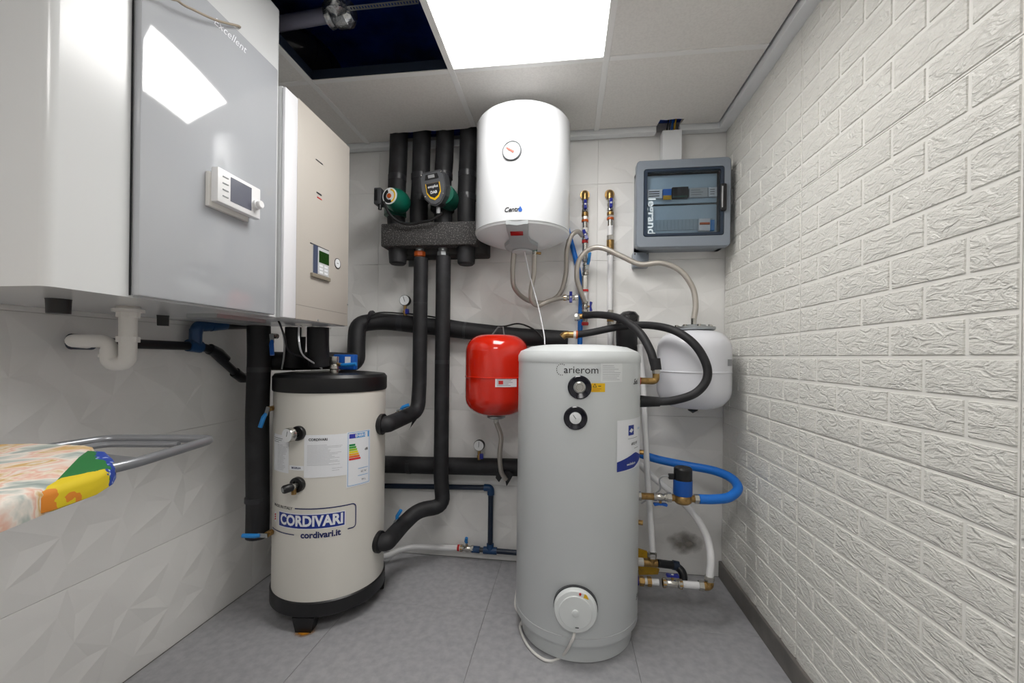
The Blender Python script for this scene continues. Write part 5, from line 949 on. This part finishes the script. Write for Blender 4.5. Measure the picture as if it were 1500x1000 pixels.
def cloth(o, z0, z1, name, m):
    n = len(o); cx = sum(p[0] for p in o) / n; cy = sum(p[1] for p in o) / n; vs = []
    for g, z in ((-.012, z0), (0, z0 + .004), (0, z1 - .01), (-.004, z1 - .003), (-.016, z1)):
        for x, y in o: d = Vector((x - cx, y - cy)); L = d.length; vs.append((cx + d.x * (1 + g / L), cy + d.y * (1 + g / L), z))
    return MB()._add(vs, [[i * n + k, i * n + (k + 1) % n, (i + 1) * n + (k + 1) % n, (i + 1) * n + k] for i in range(4) for k in range(n)] + [list(range(n)), [4 * n + k for k in range(n)]]).build(name, m, ib, 50)
cloth([(bx0 - .004, -.5), (bx0 + .09, -.71), (bx1 - .13, -.71), (bx1 + .004, -.45), (bx1 + .002, .2), (bx1 - .002, .37), (-.628, .43), (-.648, .456), (-.703, .508), (-.763, .565), (-.818, .625), (-.85, .636), (-.944, .632), (-.985, .618), (bx0, .58)], IZ - .036, IZ + .002, 'printed_cover', cover_mat())
cloth([(-.82, .42), (-.63, .36), (-.624, .43), (-.634, .487), (-.662, .53), (-.69, .557), (-.712, .573), (-.78, .612), (-.82, .61)], IZ - .033, IZ - .001, 'bright_cover_end', end_mat())
fz = IZ - .012
rest = MB().tube([(-.94, .50, fz), (-.945, .62, fz), (-.93, .735, fz), (-.722, .772, fz), (-.685, .575, fz), (-.70, .48, fz)], .0085, 12, .03).build('iron_rest', M_steelg, ib)
MB().tube([(-.905, .55, fz - .004), (-.90, .705, fz - .004), (-.76, .728, fz - .004)], .006, 10, .02).build('rest_wire', M_steelg, rest); mb = MB(); mb._add([(-.93, .56, fz - .006), (-.70, .56, fz - .006), (-.715, .63, fz - .006), (-.925, .66, fz - .006), (-.93, .56, fz - .009), (-.70, .56, fz - .009), (-.715, .63, fz - .009), (-.925, .66, fz - .009)], [[0, 1, 2, 3], [4, 5, 6, 7], [0, 1, 5, 4], [1, 2, 6, 5], [2, 3, 7, 6], [3, 0, 4, 7]]); mb.build('rest_plate', M_steelg, rest, 0)
for y0, y1 in ((.22, -.62), (-.62, .22)):
    for x in (-.92, -.70): MB().tube([(x + (.012 if y0 > 0 else -.012), y0, IZ - .04), (x + (.012 if y0 > 0 else -.012), y1, .012)], .011, 10).build('leg', M_steelg, ib)
    MB().tube([(-1.0, y1, .012), (-.62, y1, .012)], .012, 10).build('foot_bar', M_steelg, ib)
# ================================================================== in the open ceiling bay
pk = thing('drain_pipe', 'grey pipe with foil-wrapped joint inside the open ceiling bay', 'pipe', aZ(500, 20, 2.36)); a_, b_ = aZ(405, 36, 2.36), aZ(482, 22, 2.36); d_ = (b_ - a_).normalized()
MB().tube([a_ - d_ * .4, b_], .026, 16).build('tube', mat('pipe_lilac_grey', (150, 150, 168), .4), pk); j = aZ(500, 20, 2.36); MB().lathe([(.03, -.06), (.045, -.05), (.04, -.03), (.05, -.015), (.05, .03), (.03, .05)], j, d_, 20).build('foil_joint', M_alu, pk); MB().lathe([(.0, -.05), (.035, -.03), (.04, .0), (.03, .05), (.02, .2)], aZ(493, 4, 2.34) + Vector((0, -.01, 0)), (0, -.3, 1), 18).build('foil_elbow', M_alu, pk)
sa, sb = aZ(508, 13, 2.35), aZ(612, 2, 2.35); dS = (sb - sa); mb = MB(); nS = Vector((-dS.y, dS.x, 0)).normalized() * .011; Ls = dS.length; kN = 24; us = dS.normalized()
for i in range(kN + 1):
    c = sa + dS * (i / kN); w_ = Ls / kN * .28; mb._add([c - us * w_ + nS * .45, c + us * w_ + nS * .45, c + us * w_ - nS * .45, c - us * w_ - nS * .45], [[0, 1, 2, 3]])
mb._add([sa + nS, sb + nS, sb + nS * .45, sa + nS * .45], [[0, 1, 2, 3]]); mb._add([sa - nS, sb - nS, sb - nS * .45, sa - nS * .45], [[0, 1, 2, 3]])
tag(mb.build('perforated_strap', M_zinc, None, 0), 'perforated metal strap holding the foil-wrapped joint in the ceiling bay', 'strap')
def duct(label, pts, r):
    P = path(pts, .2, 10); F = []
    for a, b in zip(P[:-1], P[1:]):
        k = max(1, int((b - a).length / .012)); F += [a + (b - a) * i / k for i in range(k)]
    return tag(MB().tube(F, [r * (1 + .05 * (i % 2)) for i in range(len(F))], 20).build('flexible_duct', mat('black_duct', (46, 46, 54), .25), None), label, 'duct')
duct('black corrugated flexible duct in the open ceiling bay', [aZ(370, 60, 2.47), aZ(425, 62, 2.48), aZ(462, 88, 2.5), aZ(500, 140, 2.56)], .085)
duct('black flexible duct higher in the open ceiling bay, behind the grey pipe', [(-1.3, .8, 2.62), (-.9, .9, 2.62), (-.6, .75, 2.62), (-.3, .65, 2.62)], .07)
